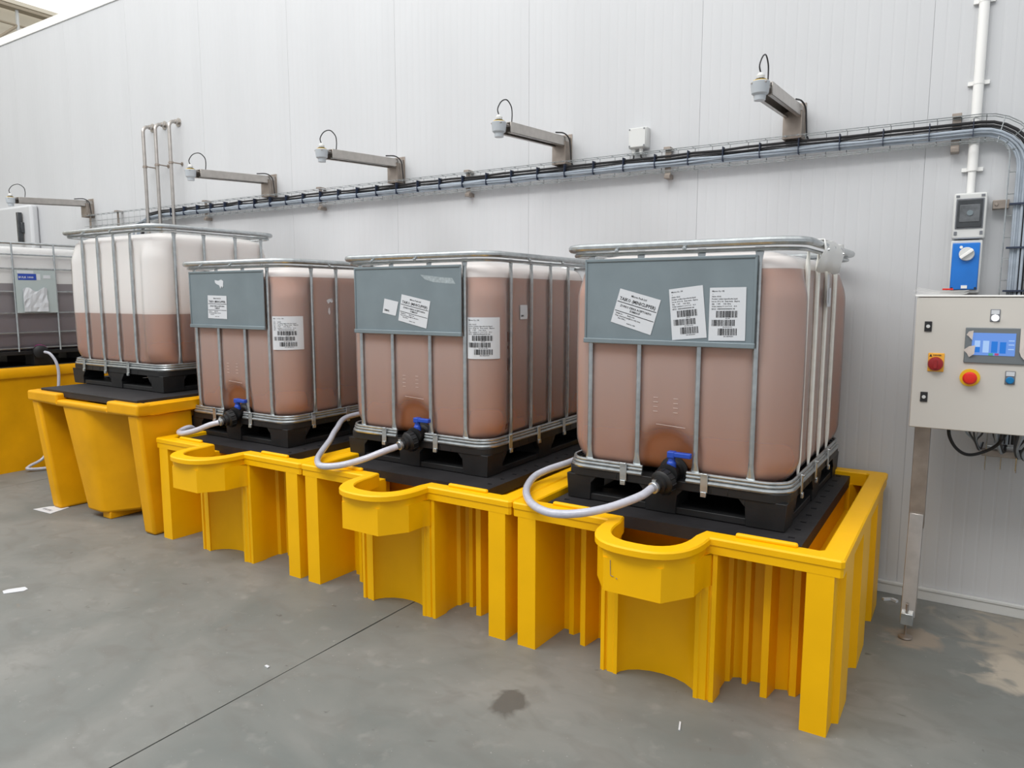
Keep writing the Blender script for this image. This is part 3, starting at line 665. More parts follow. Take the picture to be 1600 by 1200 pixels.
def bund_mesh():
    mb = MB(); zu, zl, zt = .600, .47, BH
    # rim top, with softened edge, outer drop and inner drop
    n = len(RO)
    def inset(P, d):
        out = []
        m_ = len(P)
        for i in range(m_):
            a, b, c = Vector(P[i-1]), Vector(P[i]), Vector(P[(i+1) % m_]); e1 = (b-a).normalized(); e2 = (c-b).normalized()
            nn = Vector((-(e1.y+e2.y), e1.x+e2.x)); nn = nn.normalized() if nn.length > 1e-6 else Vector((-e1.y, e1.x)); k = max(.5, nn.dot(Vector((-e1.y, e1.x))))
            out.append((b.x+nn.x*d/k, b.y+nn.y*d/k))
        return out
    o1 = inset(RO, .006); i1 = inset(RI, -.005)
    def band(A, B, za, zb):
        m_ = len(A); mb.add([(x, y, za) for x, y in A]+[(x, y, zb) for x, y in B], [(i, (i+1) % m_, m_+(i+1) % m_, m_+i) for i in range(m_)])
    sheet(mb, [o1, i1], zt); band(RO, o1, zt-.006, zt); band(RO, RO, zt-.028, zt-.006); band(i1, RI, zt, zt-.006); band(RI, RI, zt-.006, zu-.005)
    # underside of rim down to recesses
    # the drop below the lip: flush with the legs, faceted round the bucket
    fac = [(.484, .02), (.484, -.03), (.486, -.125), (.569, -.2475), (.797, -.2475), (.880, -.125), (.882, -.03), (.882, .02)]
    PX = []
    for (x, y), (ix, iy) in zip(RO, inset(RO, .004)):
        if y < -.001 or (abs(x-C) < .216 and y < .001):
            o = Vector((C, .04)); d = Vector((x, y))-o; best = None
            for k in range(len(fac)-1):
                a, b = Vector(fac[k]), Vector(fac[k+1]); e = b-a; den = d.x*e.y-d.y*e.x
                if abs(den) < 1e-9: continue
                t = ((a.x-o.x)*e.y-(a.y-o.y)*e.x)/den; u = ((a.x-o.x)*d.y-(a.y-o.y)*d.x)/den
                if t > 0 and -.001 <= u <= 1.001: best = o+d*min(t, .995)
            PX.append((best.x, best.y) if best else (ix, iy))
        else: PX.append((ix, iy))
    band(RO, PX, zt-.028, zt-.0281); band(PX, PX, zu, zt-.028); sheet(mb, [PX, PU], zu)
    band(PU, PU, zl, zu)
    # underside of the bucket
    low = MB()
    m_ = len(PL); mb.add([(x, y, 0) for x, y in PL]+[(x, y, zl) for x, y in PL], [(i, (i+1) % m_, m_+(i+1) % m_, m_+i) for i in range(m_)])
    front_up = [p for p in PU if p[1] < -.02 and abs(p[0]-C) < .3]
    xa = sorted([p for p in front_up if p[0] <= C], key=lambda p: p[0]); xb = sorted([p for p in front_up if p[0] > C], key=lambda p: p[0])
    up_chain = xa+xb
    lo = arc_low[1:]+[(.846, .006), (.862, .006), (.866, .011)]
    lo_chain = [(BW-x, y) for x, y in reversed(lo)]+[arc_low[0]]+lo
    poly = up_chain+list(reversed(lo_chain)); sheet(mb, [poly], zl)
    sheet(mb, [PL], .05); sheet(mb, [PL], .001)
    # block inside the basin that carries the deck, ribbed behind the bucket, with a ledge down each side
    mb.box(.186, 1.180, .30, BD-.13, .05, .578)
    for a, b in ((.083, .186), (1.180, BW-.083)):
        mb.add([(a, .272, .46), (b, .272, .46), (b, BD-.10, .46), (a, BD-.10, .46)], [(0, 1, 2, 3)])
        xo = a if a < .1 else b
        mb.add([(xo, .272, .46), (xo, BD-.10, .46), (xo, BD-.10, .599), (xo, .272, .599)], [(0, 1, 2, 3)])
    for a, b in ((.03, .122), (1.244, 1.336)): mb.add([(a, .01, .50), (b, .01, .50), (b, .30, .50), (a, .30, .50)], [(0, 1, 2, 3)])
    wv = [(.45, .20)]; q = .50
    while q < .86: wv += [(q, .20), (q+.010, .175), (q+.045, .175), (q+.055, .20)]; q += .13
    wv += [(.916, .20)]; m_ = len(wv)
    mb.add([(x, y, .05) for x, y in wv]+[(x, y, .50) for x, y in wv], [(i, i+1, m_+i+1, m_+i) for i in range(m_-1)])
    return mb
def lip(mb): 
    return mb.box(.975, 1.20, .052, .074, BH-.004, BH+.016)
bm0 = bund_mesh()
GB = 'yellow spill bunds along the wall'
def bund(loc, label, first=[None]):
    t = root('spill_bund', label, 'spill bund', loc, 0, GB)
    if first[0] is None:
        o = bm0.build('bund_body', 'yellow', t, smooth=True, angle=30); b = o.modifiers.new('bevel', 'BEVEL'); b.width = .004; b.segments = 2; b.limit_method = 'ANGLE'; b.angle_limit = math.radians(50)
        l = lip(MB()).build('locating_lip', 'yellow', t, bevel=.008); share(l, 'locating_lip', t, (-.795, 0, 0)); first[0] = (o, l)
    else:
        share(first[0][0], 'bund_body', t); share(first[0][1], 'locating_lip', t); share(first[0][1], 'locating_lip', t, (-.795, 0, 0))
    return t
bx = [-.128, -1.499, -2.868]
b4 = bund((bx[0], -.2855, 0), 'bright yellow bund nearest the cabinet, pen scribble on its front bucket')
b3 = bund((bx[1], -.2855, 0), 'bright yellow bund in the middle of the three low ones')
b2 = bund((bx[2], -.2855, 0), 'bright yellow low bund beside the tall tapered one')
MB().tube([(.598, -.2495, .595), (.599, -.2495, .555), (.600, -.2495, .535), (.612, -.2495, .533)], .0012, 4).tube([(.622, -.2495, .530), (.627, -.2495, .526)], .0012, 4).build('pen_scribble', 'ink_grey', b4)
# grey-black deck lying inside each bund
def deck_mesh(w=1.095, d=1.375, z0=0, th=.060, rows=True):
    xs_ = [0]; 
    cols = [.045, .075]
    pit_x = [(.04, .065), (w-.065, w-.04)]; pit_y = [(.08+i*.115, .08+i*.115+.018) for i in range(11)]
    X = sorted(set([0, w]+[a for p in pit_x for a in p])); Y = sorted(set([0, d]+[round(a, 4) for p in pit_y for a in p]))
    pit_y = [(round(a, 4), round(b, 4)) for a, b in pit_y]
    mb = MB(); ch = .05
    for i in range(len(X)-1):
        for j in range(len(Y)-1):
            a, b, c, e = X[i], X[i+1], Y[j], Y[j+1]
            pit = (a, b) in pit_x and (c, e) in pit_y
            z = th-.014 if pit else th
            mb.add([(a, c, z), (b, c, z), (b, e, z), (a, e, z)], [(0, 1, 2, 3)])
            if pit: mb.add([(a, c, z), (b, c, z), (b, e, z), (a, e, z), (a, c, th), (b, c, th), (b, e, th), (a, e, th)], [(0, 1, 5, 4), (1, 2, 6, 5), (2, 3, 7, 6), (3, 0, 4, 7)])
    # skirt with chamfered lower edge
    o = [(0, 0), (w, 0), (w, d), (0, d)]; i_ = [(.022, .022), (w-.022, .022), (w-.022, d-.022), (.022, d-.022)]
    mb.add([(x, y, th) for x, y in o]+[(x, y, .008) for x, y in o]+[(x, y, 0) for x, y in i_], [(0, 1, 5, 4), (1, 2, 6, 5), (2, 3, 7, 6), (3, 0, 4, 7), (4, 5, 9, 8), (5, 6, 10, 9), (6, 7, 11, 10), (7, 4, 8, 11), (8, 9, 10, 11)])
    return mb
d0 = None
for k, (ox, lab) in enumerate(((-.028, 'nearest the cabinet'), (-1.475, 'under the tank with two tilted stickers'), (-2.905, 'beside the tall tapered bund'))):
    n_ = 'dark grey perforated deck laid in the yellow bund '+lab
    if d0 is None:
        d0 = deck_mesh().build('bund_deck', 'deck', smooth=False); d0.location = (ox, -.133, .580); tag(d0, n_, 'deck', 'decks inside the bunds')
    else:
        c = d0.copy(); COL.objects.link(c); c.location = (ox, -.133 if k == 2 else -.095, .580); tag(c, n_, 'deck', 'decks inside the bunds')

# tall tapered bund under tank 1 (older design)
def tall_bund():
    t = root('tall_spill_bund', 'tall dirty yellow bund with tapered legs under the half empty tank', 'spill bund', (0, 0, 0), 0, GB)
    x0, x1, y0, y1, H = -4.32, -2.885, -.385, 1.16, .885
    mb = MB()
    # rim ring with a shallow notch at the front
    def ringbox(a, b, c, e, z0, z1): mb.box(a, b, c, e, z0, z1)
    zt = H; th = .085
    mb.box(x0, x0+.42, y0, y0+th, zt-.075, zt); mb.box(x1-.36, x1, y0, y0+th, zt-.075, zt); mb.box(x0+.42, x1-.36, y0, y0+th, zt-.075, zt-.042)
    mb.box(x0, x0+th, y0+th, y1-th, zt-.075, zt); mb.box(x1-th, x1, y0+th, y1-th, zt-.075, zt); mb.box(x0, x1, y1-th, y1, zt-.075, zt)
    rim = mb.build('rim', 'yellow_old', t, bevel=.014, segs=3)
    # body: recessed walls with tapered legs
    def tap(name, top, bot, zt_=.815, zb=0, bev=.02):
        n = len(top); m_ = MB(); m_.rings([[(x, y, zb) for x, y in bot], [(x, y, zt_) for x, y in top]]); return m_.build(name, 'yellow_old', t, bevel=bev, segs=3)
    tap('leg', [(x0+.02, y0+.015), (x0+.12, y0+.015), (x0+.17, y0+.50), (x0+.02, y0+.50)], [(-4.195, -.325), (-4.085, -.325), (-4.05, .12), (-4.195, .12)])
    tap('leg', [(x1-.15, y0+.015), (x1-.02, y0+.015), (x1-.02, y0+.40), (x1-.15, y0+.40)], [(-3.035, -.30), (-2.915, -.30), (-2.915, .04), (-3.035, .04)])
    tap('leg', [(x0+.02, .75), (x0+.2, .75), (x0+.2, y1-.02), (x0+.02, y1-.02)], [(-4.195, .8), (-4.05, .8), (-4.05, 1.1), (-4.195, 1.1)])
    tap('leg', [(x1-.2, .75), (x1-.02, .75), (x1-.02, y1-.02), (x1-.2, y1-.02)], [(-3.06, .8), (-2.915, .8), (-2.915, 1.1), (-3.06, 1.1)])
    tap('basin', [(x0+.10, y0+.44), (x1-.10, y0+.44), (x1-.07, y1-.1), (x0+.10, y1-.1)], [(-4.12, .08), (-2.98, .08), (-2.98, 1.0), (-4.12, 1.0)], .81, .02, .02)
    tap('bucket', [(-3.86, y0+.015), (-3.58, y0+.015), (-3.50, y0+.04), (-3.20, y0+.36), (-3.20, .10), (-3.86, .10)], [(-3.75, -.295), (-3.58, -.295), (-3.53, -.275), (-3.42, -.10), (-3.42, .13), (-3.75, .13)], .815, .045)
    MB().box(-3.62, -3.52, -.26, .0, 0, .05).build('foot_block', 'yellow_old', t, bevel=.006)
tall_bund()
dk = MB().box(-4.225, -2.975, -.33, 1.06, .855, .902).box(-4.22, -2.98, -.334, -.33, .895, .899); tag(dk.build('bund_deck', 'deck', bevel=.006), 'black deck filling the tall tapered yellow bund', 'deck', 'decks inside the bunds')

# far left bund, only its rounded side seen
def left_bund():
    t = root('round_sided_bund', 'plain smooth yellow bund at the far left edge under the grid cage tank', 'spill bund', (0, 0, 0), 0, GB)
    R = lambda off, z, r=.22: rrect(-7.1+off, -5.6-off, -.62+off, 1.12-off, r, z, 8)
    MB().rings([R(.05, 0), R(.03, .3), R(.015, .84), R(.012, .85)]).build('bund_body', 'yellow_old', t, angle=50)
    mb = MB().rings([R(-.005, .85), R(-.01, .86), R(-.01, .925), R(.0, .94), R(.07, .94), R(.08, .93), R(.085, .86), R(.03, .85)], closed=True); mb.build('rim', 'yellow_old', t, angle=50)
left_bund()
dk = MB().prism([(x, y) for x, y, z in rrect(-7.01, -5.69, -.53, 1.03, .16, 0)], .885, .943); tag(dk.build('bund_deck', 'black', bevel=.006), 'black deck in the bund at the far left edge', 'deck', 'decks inside the bunds')

# ------------------------------------------------------------------ hoses
def hose(pts, label, r=.0175):
    o = MB().tube(spline(pts, 8), r, 14).build('clear_hose', 'hose'); return tag(o, label, 'hose', 'clear hoses from the tank valves')
hose([(.467, -.128, .775), (.445, -.20, .755), (.353, -.300, .718), (.245, -.375, .695), (.132, -.395, .685), (.003, -.325, .685), (-.12, -.17, .69), (-.195, .02, .70), (-.175, .12, .72), (-.12, .25, .74), (-.095, .5, .75), (-.1, .95, .70), (-.12, 1.17, .5)],
     'clear braided hose looping over the bund nearest the cabinet')
hose([(-1.00, -.055, .775), (-1.04, -.12, .755), (-1.11, -.20, .72), (-1.19, -.29, .695), (-1.29, -.325, .687), (-1.40, -.25, .692), (-1.50, -.13, .70), (-1.62, .05, .725), (-1.74, .22, .755), (-1.86, .45, .79), (-1.80, .8, .78), (-1.70, 1.17, .6)],
     'clear hose from the second tank rising behind to its left')
hose([(-2.455, -.10, .775), (-2.50, -.14, .76), (-2.60, -.17, .72), (-2.70, -.20, .695), (-2.79, -.16, .692), (-2.815, -.06, .70), (-2.84, .03, .61)],
     'short clear hose dipping to the rim of the bund beside the tall one')
hose([(-5.60, .335, 1.07), (-5.54, .36, 1.05), (-5.505, .39, .97), (-5.50, .40, .85), (-5.51, .38, .65), (-5.53, .33, .35), (-5.545, .25, .12), (-5.55, .12, .05), (-5.53, .10, .03), (-5.48, .22, .02), (-5.42, .42, .022), (-5.3, .8, .022)],
     'thin clear hose hanging to the floor at the far left', .013)

# ------------------------------------------------------------------ level sensors on wall arms
def arm_proto():
    t = root('sensor_arm', '', 'sensor', (0, 0, 0))
    W_ = WY
    # column: folded bracket on the wall
    mb = MB().box(-.048, .048, 1.205, 1.212, 2.405, 2.545).box(-.048, -.041, 1.205, W_-.006, 2.405, 2.545).box(.041, .048, 1.205, W_-.006, 2.405, 2.545).box(-.052, .052, W_-.006, W_, 2.40, 2.60)
    mb.build('bracket', 'steel_dark', t, bevel=.002)
    # arm: channel rising slightly to the wall
    def chan(x0, x1, za, zb): return [(x0, .575, 2.515+za), (x1, .575, 2.515+za), (x1, W_-.006, 2.555+za), (x0, W_-.006, 2.555+za), (x0, .575, 2.515+zb), (x1, .575, 2.515+zb), (x1, W_-.006, 2.555+zb), (x0, W_-.006, 2.555+zb)]
    mb = MB().hexa(chan(-.042, .042, .018, .024)).hexa(chan(-.042, -.037, -.036, .02)).hexa(chan(.037, .042, -.036, .02)).hexa(chan(-.042, -.022, -.036, -.031)).hexa(chan(.022, .042, -.036, -.031))
    mb.build('arm', 'stainless', t, bevel=.0015)
    tg = MB().box(-.034, .034, .488, .60, 2.518, 2.524); tg.build('sensor_tongue', 'stainless', t, bevel=.001)
    s = MB().lathe((0, .52, 2.448), (0, 0, 1), [(.018, 0), (.025, .001), (.026, .022), (.029, .024), (.037, .030), (.041, .068), (.042, .078), (.038, .082)], 24).build('sensor_head', 'sensor', t)
    MB().lathe((0, .52, 2.528), (0, 0, 1), [(.033, 0), (.033, .006)], 24).build('yellow_ring', 'ylw', s)
    MB().lathe((0, .52, 2.534), (0, 0, 1), [(.026, 0), (.026, .004), (.018, .010)], 8).build('lock_nut', 'black', s)
    MB().lathe((0, .52, 2.543), (0, 0, 1), [(.018, 0), (.019, .012), (.012, .022), (.008, .026)], 12).build('cable_gland', 'grey_box', s)
    MB().tube(spline([(0, .52, 2.565), (-.005, .515, 2.60), (.0, .545, 2.645), (0, .60, 2.665), (0, .645, 2.64), (0, .655, 2.60), (0, .65, 2.545)], 6), .0035, 6).build('signal_cable', 'rubber', t)
    MB().tube(spline([(.036, 1.10, 2.578), (.045, 1.19, 2.588), (.058, 1.235, 2.56), (.062, 1.245, 2.50), (.066, 1.25, 2.43), (.075, 1.252, 2.40)], 6), .0045, 6).build('signal_cable', 'rubber', t)
    b0 = MB().lathe((0, 0, 0), (0, -1, 0), [(.006, 0), (.006, .003), (.003, .006)], 8).build('bolt', 'galv', t, loc=(-.03, 1.205, 2.42))
    for bx_, bz in ((.03, 2.42), (-.03, 2.52), (.03, 2.52)): share(b0, 'bolt', t, (bx_, 1.205, bz))
    return t
ap = arm_proto()
def copy_tree(o, parent=None):
    c = o.copy(); COL.objects.link(c); c.parent = parent
    for ch in list(o.children): copy_tree(ch, c)
    return c
arm_labels = ['grey level sensor on a steel wall arm over the tank nearest the cabinet', 'grey level sensor arm just left of the wall junction box', 'grey level sensor arm over the tank third from the cabinet', 'grey level sensor arm right beside the three steel pipes', 'grey level sensor arm at far left above the white cold room door']
roots = []
for k, x in enumerate((.683, -.723, -2.117, -3.535, -6.43)):
    o = ap if k == 0 else copy_tree(ap)
    o.location = (x, 0, 0); o['label'] = arm_labels[k]; o['category'] = 'sensor'; o['group'] = 'level sensors on wall arms'; roots.append(o)

# ------------------------------------------------------------------ wire cable tray with cables
TY = WY-.044
tr = root('cable_tray', 'galvanised wire basket cable tray along the wall, bending down at the right', 'cable tray', (0, 0, 0))
def bend(z, x_end, xdown, y, zbot, xl=-6.4, sharp=False):
    pts = [(xl, y, z)]
    n = 24
    for i in range(1, n): pts.append((xl+(x_end-xl)*i/n, y, z))
    pts.append((x_end, y, z))
    R = xdown-x_end
    if sharp: pts += [(xdown, y, z-R)]
    else:
        for k in range(1, 8):
            a = math.radians(90*k/7); pts.append((x_end+R*math.sin(a), y, z-R+R*math.cos(a)))
    pts.append((xdown, y, zbot)); return pts
for z, xe, xd, y, sh in ((2.418, 1.53, 1.775, TY-.006, False), (2.36, 1.54, 1.715, TY-.006, False), (2.30, 1.572, 1.652, TY-.006, True), (2.418, 1.53, 1.775, TY-.055, False), (2.300, 1.572, 1.652, TY-.055, True)):
    MB().tube(bend(z, xe, xd, y, .74), .0026, 5).build('tray_wire', 'galv', tr)
cw = MB().tube([(0, TY-.056, 2.302), (0, TY-.006, 2.302), (0, TY-.006, 2.416), (0, TY-.056, 2.416)], .0026, 5).build('cross_wire', 'galv', tr, loc=(-6.35, 0, 0))
k = -6.25
while k < 1.55: share(cw, 'cross_wire', tr, (k, 0, 0)); k += .1
cw2 = MB().tube([(1.654, TY-.056, 0), (1.654, TY-.006, 0), (1.773, TY-.006, 0), (1.773, TY-.056, 0)], .0026, 5).build('cross_wire', 'galv', tr, loc=(0, 0, 2.15))
k = 2.05
while k > .75: share(cw2, 'cross_wire', tr, (0, 0, k)); k -= .1
for a in (22, 45, 68):
    a = math.radians(a); c, s = math.cos(a), math.sin(a)
    MB().tube([(1.572+.08*s*.9, TY-.03, 2.30-.08+.08*c*.9), (1.53+.245*s, TY-.03, 2.418-.245+.245*c)], .0026, 5).build('cross_wire', 'galv', tr)
br = MB().box(-.018, .018, TY-.004, WY, 2.262, 2.285).box(-.018, .018, TY-.004, WY, 2.425, 2.44).box(-.018, .018, TY-.004, TY, 2.285, 2.425).box(-.018, .018, TY-.02, TY-.004, 2.262, 2.285).box(-.02, .02, TY-.03, TY-.004, 2.424, 2.44).build('tray_bracket', 'steel_dark', tr, bevel=.002, loc=(1.43, 0, 0))
for x in (-.012, -1.457, -2.917, -4.4, -5.85, -6.38): share(br, 'tray_bracket', tr, (x, 0, 0))
MB().box(1.60, 1.665, TY-.012, WY-.0, 1.985, 2.025).lathe((1.615, TY-.012, 2.005), (0, -1, 0), [(.008, 0), (.008, .006)], 8).build('tray_bracket', 'steel_dark', tr, bevel=.002)
MB().box(1.635, 1.80, TY-.01, WY, .80, .83).build('tray_bracket', 'steel_dark', tr, bevel=.002)
ties = MB().box(-.0018, .0018, TY-.052, TY-.008, 2.322, 2.402).build('cable_tie', 'cable_tie', tr, loc=(1.5, 0, 0))
k = 1.32
while k > -5.0: share(ties, 'cable_tie', tr, (k, 0, 0)); k -= .2
ties2 = MB().box(1.665, 1.772, TY-.052, TY-.008, -.004, .004).build('cable_tie', 'cable_tie', tr, loc=(0, 0, 2.0))
for z in (1.8, 1.6, 1.4): share(ties2, 'cable_tie', tr, (0, 0, z))
cz = [(2.388, 1.755, .0075, 'rubber'), (2.372, 1.738, .006, 'rubber'), (2.362, 1.722, .0045, 'rubber'), (2.355, 1.712, .0065, 'cable_grey'), (2.345, 1.703, .0065, 'cable_grey'), (2.335, 1.694, .0065, 'cable_grey'), (2.326, 1.686, .006, 'cable_grey'), (2.350, 1.730, .006, 'cable_grey'), (2.340, 1.714, .006, 'cable_grey')]
for i, (z, xd, r, m_) in enumerate(cz):
    y = TY-.022-(.014 if i >= 7 else 0)-(.004 if i % 2 else 0)
    xe = 1.53; R = xd-xe; pts = [(-5.42-.02*i, y, 1.75), (-5.41-.02*i, y, 2.05), (-5.36-.02*i, y, z-.08), (-5.27, y, z-.015)]
    g = random.Random(i); n = 46
    for j in range(1, n): pts.append((-5.2+(1.45+5.2)*j/n, y+g.uniform(-.002, .002), z+g.uniform(-.0035, .0035)))
    pts.append((xe, y, z))
    for k in range(1, 8):
        a = math.radians(90*k/7); pts.append((xe+R*math.sin(a), y, z-R+R*math.cos(a)))
    pts += [(xd, y, 1.6), (xd, y, 1.1), (xd, y, .87)]
    o = MB().tube(pts, r, 7).build('cable', m_)
    lab = ['thickest black cable, topmost in the wire tray', 'black cable just under the thickest one in the wire tray', 'thin black cable between the thicker black ones and the grey bundle'][i] if i < 3 else 'blue-grey cable in the flat bundle low in the wire tray'
    tag(o, lab, 'cable', 'black cables in the tray' if m_ == 'rubber' else 'grey cables in the tray')

# junction box
jb = root('junction_box', 'small square pale grey junction box on the wall above the cable tray', 'junction box', (0, 0, 0))
MB().box(-.262, -.146, WY-.055, WY, 2.455, 2.575).build('box_body', 'grey_box', jb, bevel=.006)
MB().box(-.258, -.150, WY-.066, WY-.054, 2.459, 2.571).build('lid', 'grey_box', jb, bevel=.004)
sc = MB().lathe((0, 0, 0), (0, -1, 0), [(.005, 0), (.005, .002)], 8).build('screw', 'ink_grey', jb, loc=(-.25, WY-.066, 2.467))
for a, b in ((-.158, 2.467), (-.25, 2.563), (-.158, 2.563)): share(sc, 'screw', jb, (a, WY-.066, b))
g0 = MB().lathe((-.236, WY-.03, 2.455), (0, 0, -1), [(.012, 0), (.012, .02), (.008, .03)], 10).build('cable_gland', 'white', jb); share(g0, 'cable_gland', jb, (.046, 0, 0))
MB().tube(spline([(-.236, WY-.03, 2.43), (-.238, WY-.03, 2.40), (-.26, WY-.03, 2.385), (-.32, WY-.03, 2.38)], 5), .005, 6).tube(spline([(-.19, WY-.03, 2.43), (-.188, WY-.03, 2.405), (-.165, WY-.03, 2.388), (-.11, WY-.03, 2.38)], 5), .005, 6).build('box_cable', 'rubber', jb)

# white conduit
cd = root('conduit', 'white plastic conduit running up the wall from the switch boxes', 'conduit', (1.507, WY-.024, 2.06))
MB().tube([(0, 0, 0), (0, 0, .119), (0, 0, .121), (0, 0, 2.38)], [.017, .017, .022, .022], 14).build('pipe', 'white', cd)
s0 = MB().lathe((0, 0, -.009), (0, 0, 1), [(.0235, 0), (.0235, .018)], 14).box(-.044, .044, .006, .023, -.009, .009).build('saddle_clip', 'white', cd, loc=(0, 0, .12))
for z in (.52, .89, 1.3, 1.8): share(s0, 'saddle_clip', cd, (0, 0, z))
# breaker box and blue isolator
bxr = root('breaker_box', 'grey breaker box with smoked window, on the wall above the blue isolator', 'switch box', (0, 0, 0))
MB().box(1.443, 1.578, WY-.10, WY, 1.848, 2.062).build('box_body', 'grey_box', bxr, bevel=.008)
MB().box(1.454, 1.567, WY-.106, WY-.098, 1.895, 2.035).build('window_frame', 'ink_grey', bxr, bevel=.003)
MB().box(1.459, 1.562, WY-.110, WY-.104, 1.900, 2.030).build('smoked_window', 'smoke', bxr, bevel=.003)
MB().box(1.470, 1.552, WY-.113, WY-.109, 1.925, 2.006).build('window_insert', mat('dim_grey_insert', (.14, .15, .16), .25, noise=.4, scale=25), bxr, bevel=.002)
MB().lathe((1.512, WY-.113, 1.967), (0, -1, 0), [(.013, 0), (.013, .004)], 14).build('breaker_switch', 'plate', bxr)
MB().box(1.452, 1.464, WY-.104, WY-.098, 1.866, 1.882).box(1.556, 1.568, WY-.104, WY-.098, 1.866, 1.882).box(1.452, 1.466, WY-.104, WY-.098, 2.043, 2.052).box(1.553, 1.568, WY-.104, WY-.098, 2.043, 2.052).build('screw_cover', 'ink_grey', bxr)
iso = root('isolator_switch', 'blue isolator with a grey rotary knob, on the wall behind the cabinet', 'switch box', (0, 0, 0))
MB().box(1.443, 1.572, WY-.09, WY, 1.59, 1.842).build('box_body', 'grey_box', iso, bevel=.006)
MB().box(1.451, 1.563, WY-.102, WY-.088, 1.606, 1.828).build('blue_cover', 'blue_panel', iso, bevel=.004)
kn = MB().lathe((1.511, WY-.102, 1.775), (0, -1, 0), [(.032, 0), (.032, .012), (.029, .016)], 28).build('knob', 'grey_box', iso)
h = MB().box(-.032, .032, -.018, .0, -.0075, .0075).build('knob_grip', 'white', kn, bevel=.003, loc=(1.511, WY-.116, 1.775)); h.rotation_euler = (0, -math.radians(38), 0)
MB().lathe((1.487, WY-.102, 1.808), (0, -1, 0), [(.007, 0), (.007, .003)], 12).build('indicator', 'white', iso)
MB().box(1.497, 1.522, WY-.105, WY-.101, 1.612, 1.627).build('white_tag', 'white', iso)
for x in (1.459, 1.555): MB().lathe((x, WY-.102, 1.614), (0, -1, 0), [(.005, 0), (.005, .002)], 8).build('screw', 'rubber', iso)

# steel pipes on the wall above tank 1
for k, (x, lab) in enumerate(((-5.235, 'leftmost of the three polished steel pipes bent into the wall'), (-5.035, 'middle one of the three polished steel pipes'), (-4.815, 'rightmost of the three polished steel pipes, nearest a sensor arm'))):
    py = WY-.10; t = root('steel_pipe', lab, 'pipe', (x, py, 0), 0, 'steel pipes bent into the wall')
    pts = [(0, 0, 1.2), (0, 0, 3.13)]+[(0, .055-.055*math.cos(math.radians(a)), 3.13+.055*math.sin(math.radians(a))) for a in (15, 30, 45, 60, 75, 90)]+[(0, .10, 3.185)]
    MB().tube(pts, .0155, 12).build('pipe', 'stainless', t)
    MB().lathe((0, .100, 3.185), (0, -1, 0), [(.040, 0), (.040, .006), (.025, .008)], 18).lathe((0, .062, 3.185), (0, 1, 0), [(.022, 0), (.022, .018)], 14).build('wall_flange', 'stainless', t)
    c = MB().lathe((0, 0, 2.795), (0, 0, 1), [(.020, 0), (.020, .022)], 14).box(-.032, .032, -.007, .007, 2.799, 2.813).build('pipe_clamp', 'steel_dark', t)
    MB().tube([(.022, .0, 2.806), (.022, .10, 2.806)], .006, 6).lathe((.022, .1, 2.806), (0, -1, 0), [(.018, 0), (.018, .005)], 10).build('stand_off_rod', 'steel_dark', c)

# cold room door far left
dr = struct(MB().box(-9.6, -7.56, WY-.09, WY-.002, .02, 2.615).build('door_1', 'wall', bevel=.03, segs=3))
MB().box(-7.80, -7.72, WY-.125, WY-.088, 2.30, 2.42).box(-7.775, -7.735, WY-.15, WY-.10, 2.17, 2.53).build('door_handle', 'smoke', dr, bevel=.006)

# ------------------------------------------------------------------ control cabinet on its stand
cb = root('control_cabinet', 'beige grey control cabinet with touchscreen and emergency stop, on steel legs at right', 'control cabinet', (0, 0, 0))
YF = .75
MB().box(1.345, 2.20, YF+.02, YF+.26, .992, 1.572).build('cabinet_body', 'cabinet', cb, bevel=.006)
door = MB().box(1.342, 2.203, YF, YF+.018, .990, 1.570).build('cabinet_door', 'cabinet', cb, bevel=.004)
MB().box(1.335, 2.21, YF-.004, YF+.27, 1.572, 1.580).build('rain_hood', 'white', cb, bevel=.002)
lock = MB().box(-.014, .014, -.006, 0, -.022, .022).lathe((0, -.006, 0), (0, -1, 0), [(.009, 0), (.008, .003)], 14).build('door_lock', 'rubber', cb, bevel=.004, loc=(1.392, YF, 1.443))
share(lock, 'door_lock', cb, (1.394, YF, 1.130))
MB().lathe((1.392, YF-.009, 1.443), (0, -1, 0), [(.008, 0), (.007, .002)], 12).lathe((1.394, YF-.009, 1.130), (0, -1, 0), [(.008, 0), (.007, .002)], 12).build('lock_core', 'grey_box', cb)
MB().box(1.400, 1.462, YF-.006, YF, 1.245, 1.327).build('switch_plate', 'orange', cb, bevel=.004)
mk = MB().lathe((1.430, YF-.006, 1.280), (0, -1, 0), [(.030, 0), (.030, .012), (.027, .018), (.012, .022)], 26); mk.box(1.424, 1.436, YF-.034, YF-.018, 1.262, 1.298).build('main_switch', 'dark_red', cb)
V, F = join(text_mesh([('DANGER', .020, .004, .011, 'LEFT')]), ([(.0, .0), (.016, .0), (.008, .014)], [(0, 1, 2)]))
MB().add([(1.404+x*.72, YF-.0068, 1.311+z*.8) for x, z in V], F).build('warning_print', 'ink', cb, smooth=False)
MB().lathe((1.561, YF, 1.226), (0, -1, 0), [(.038, 0), (.038, .005)], 30).build('stop_ring', 'ylw', cb)
MB().lathe((1.561, YF-.005, 1.226), (0, -1, 0), [(.016, 0), (.016, .014), (.026, .016), (.027, .026), (.020, .034), (.008, .036)], 26).build('emergency_stop', 'red', cb)
MB().box(1.617, 1.652, YF-.004, YF, 1.468, 1.520).build('lamp_holder', 'ink_grey', cb, bevel=.003)
MB().box(1.620, 1.649, YF-.006, YF-.003, 1.500, 1.517).build('name_tag', 'paper', cb)
MB().lathe((1.635, YF-.004, 1.484), (0, -1, 0), [(.014, 0), (.014, .006), (.010, .010)], 20).build('signal_lamp', 'lamp', cb)
MB().box(1.686, 1.722, YF-.004, YF, 1.205, 1.262).build('button_holder', 'ink_grey', cb, bevel=.003)
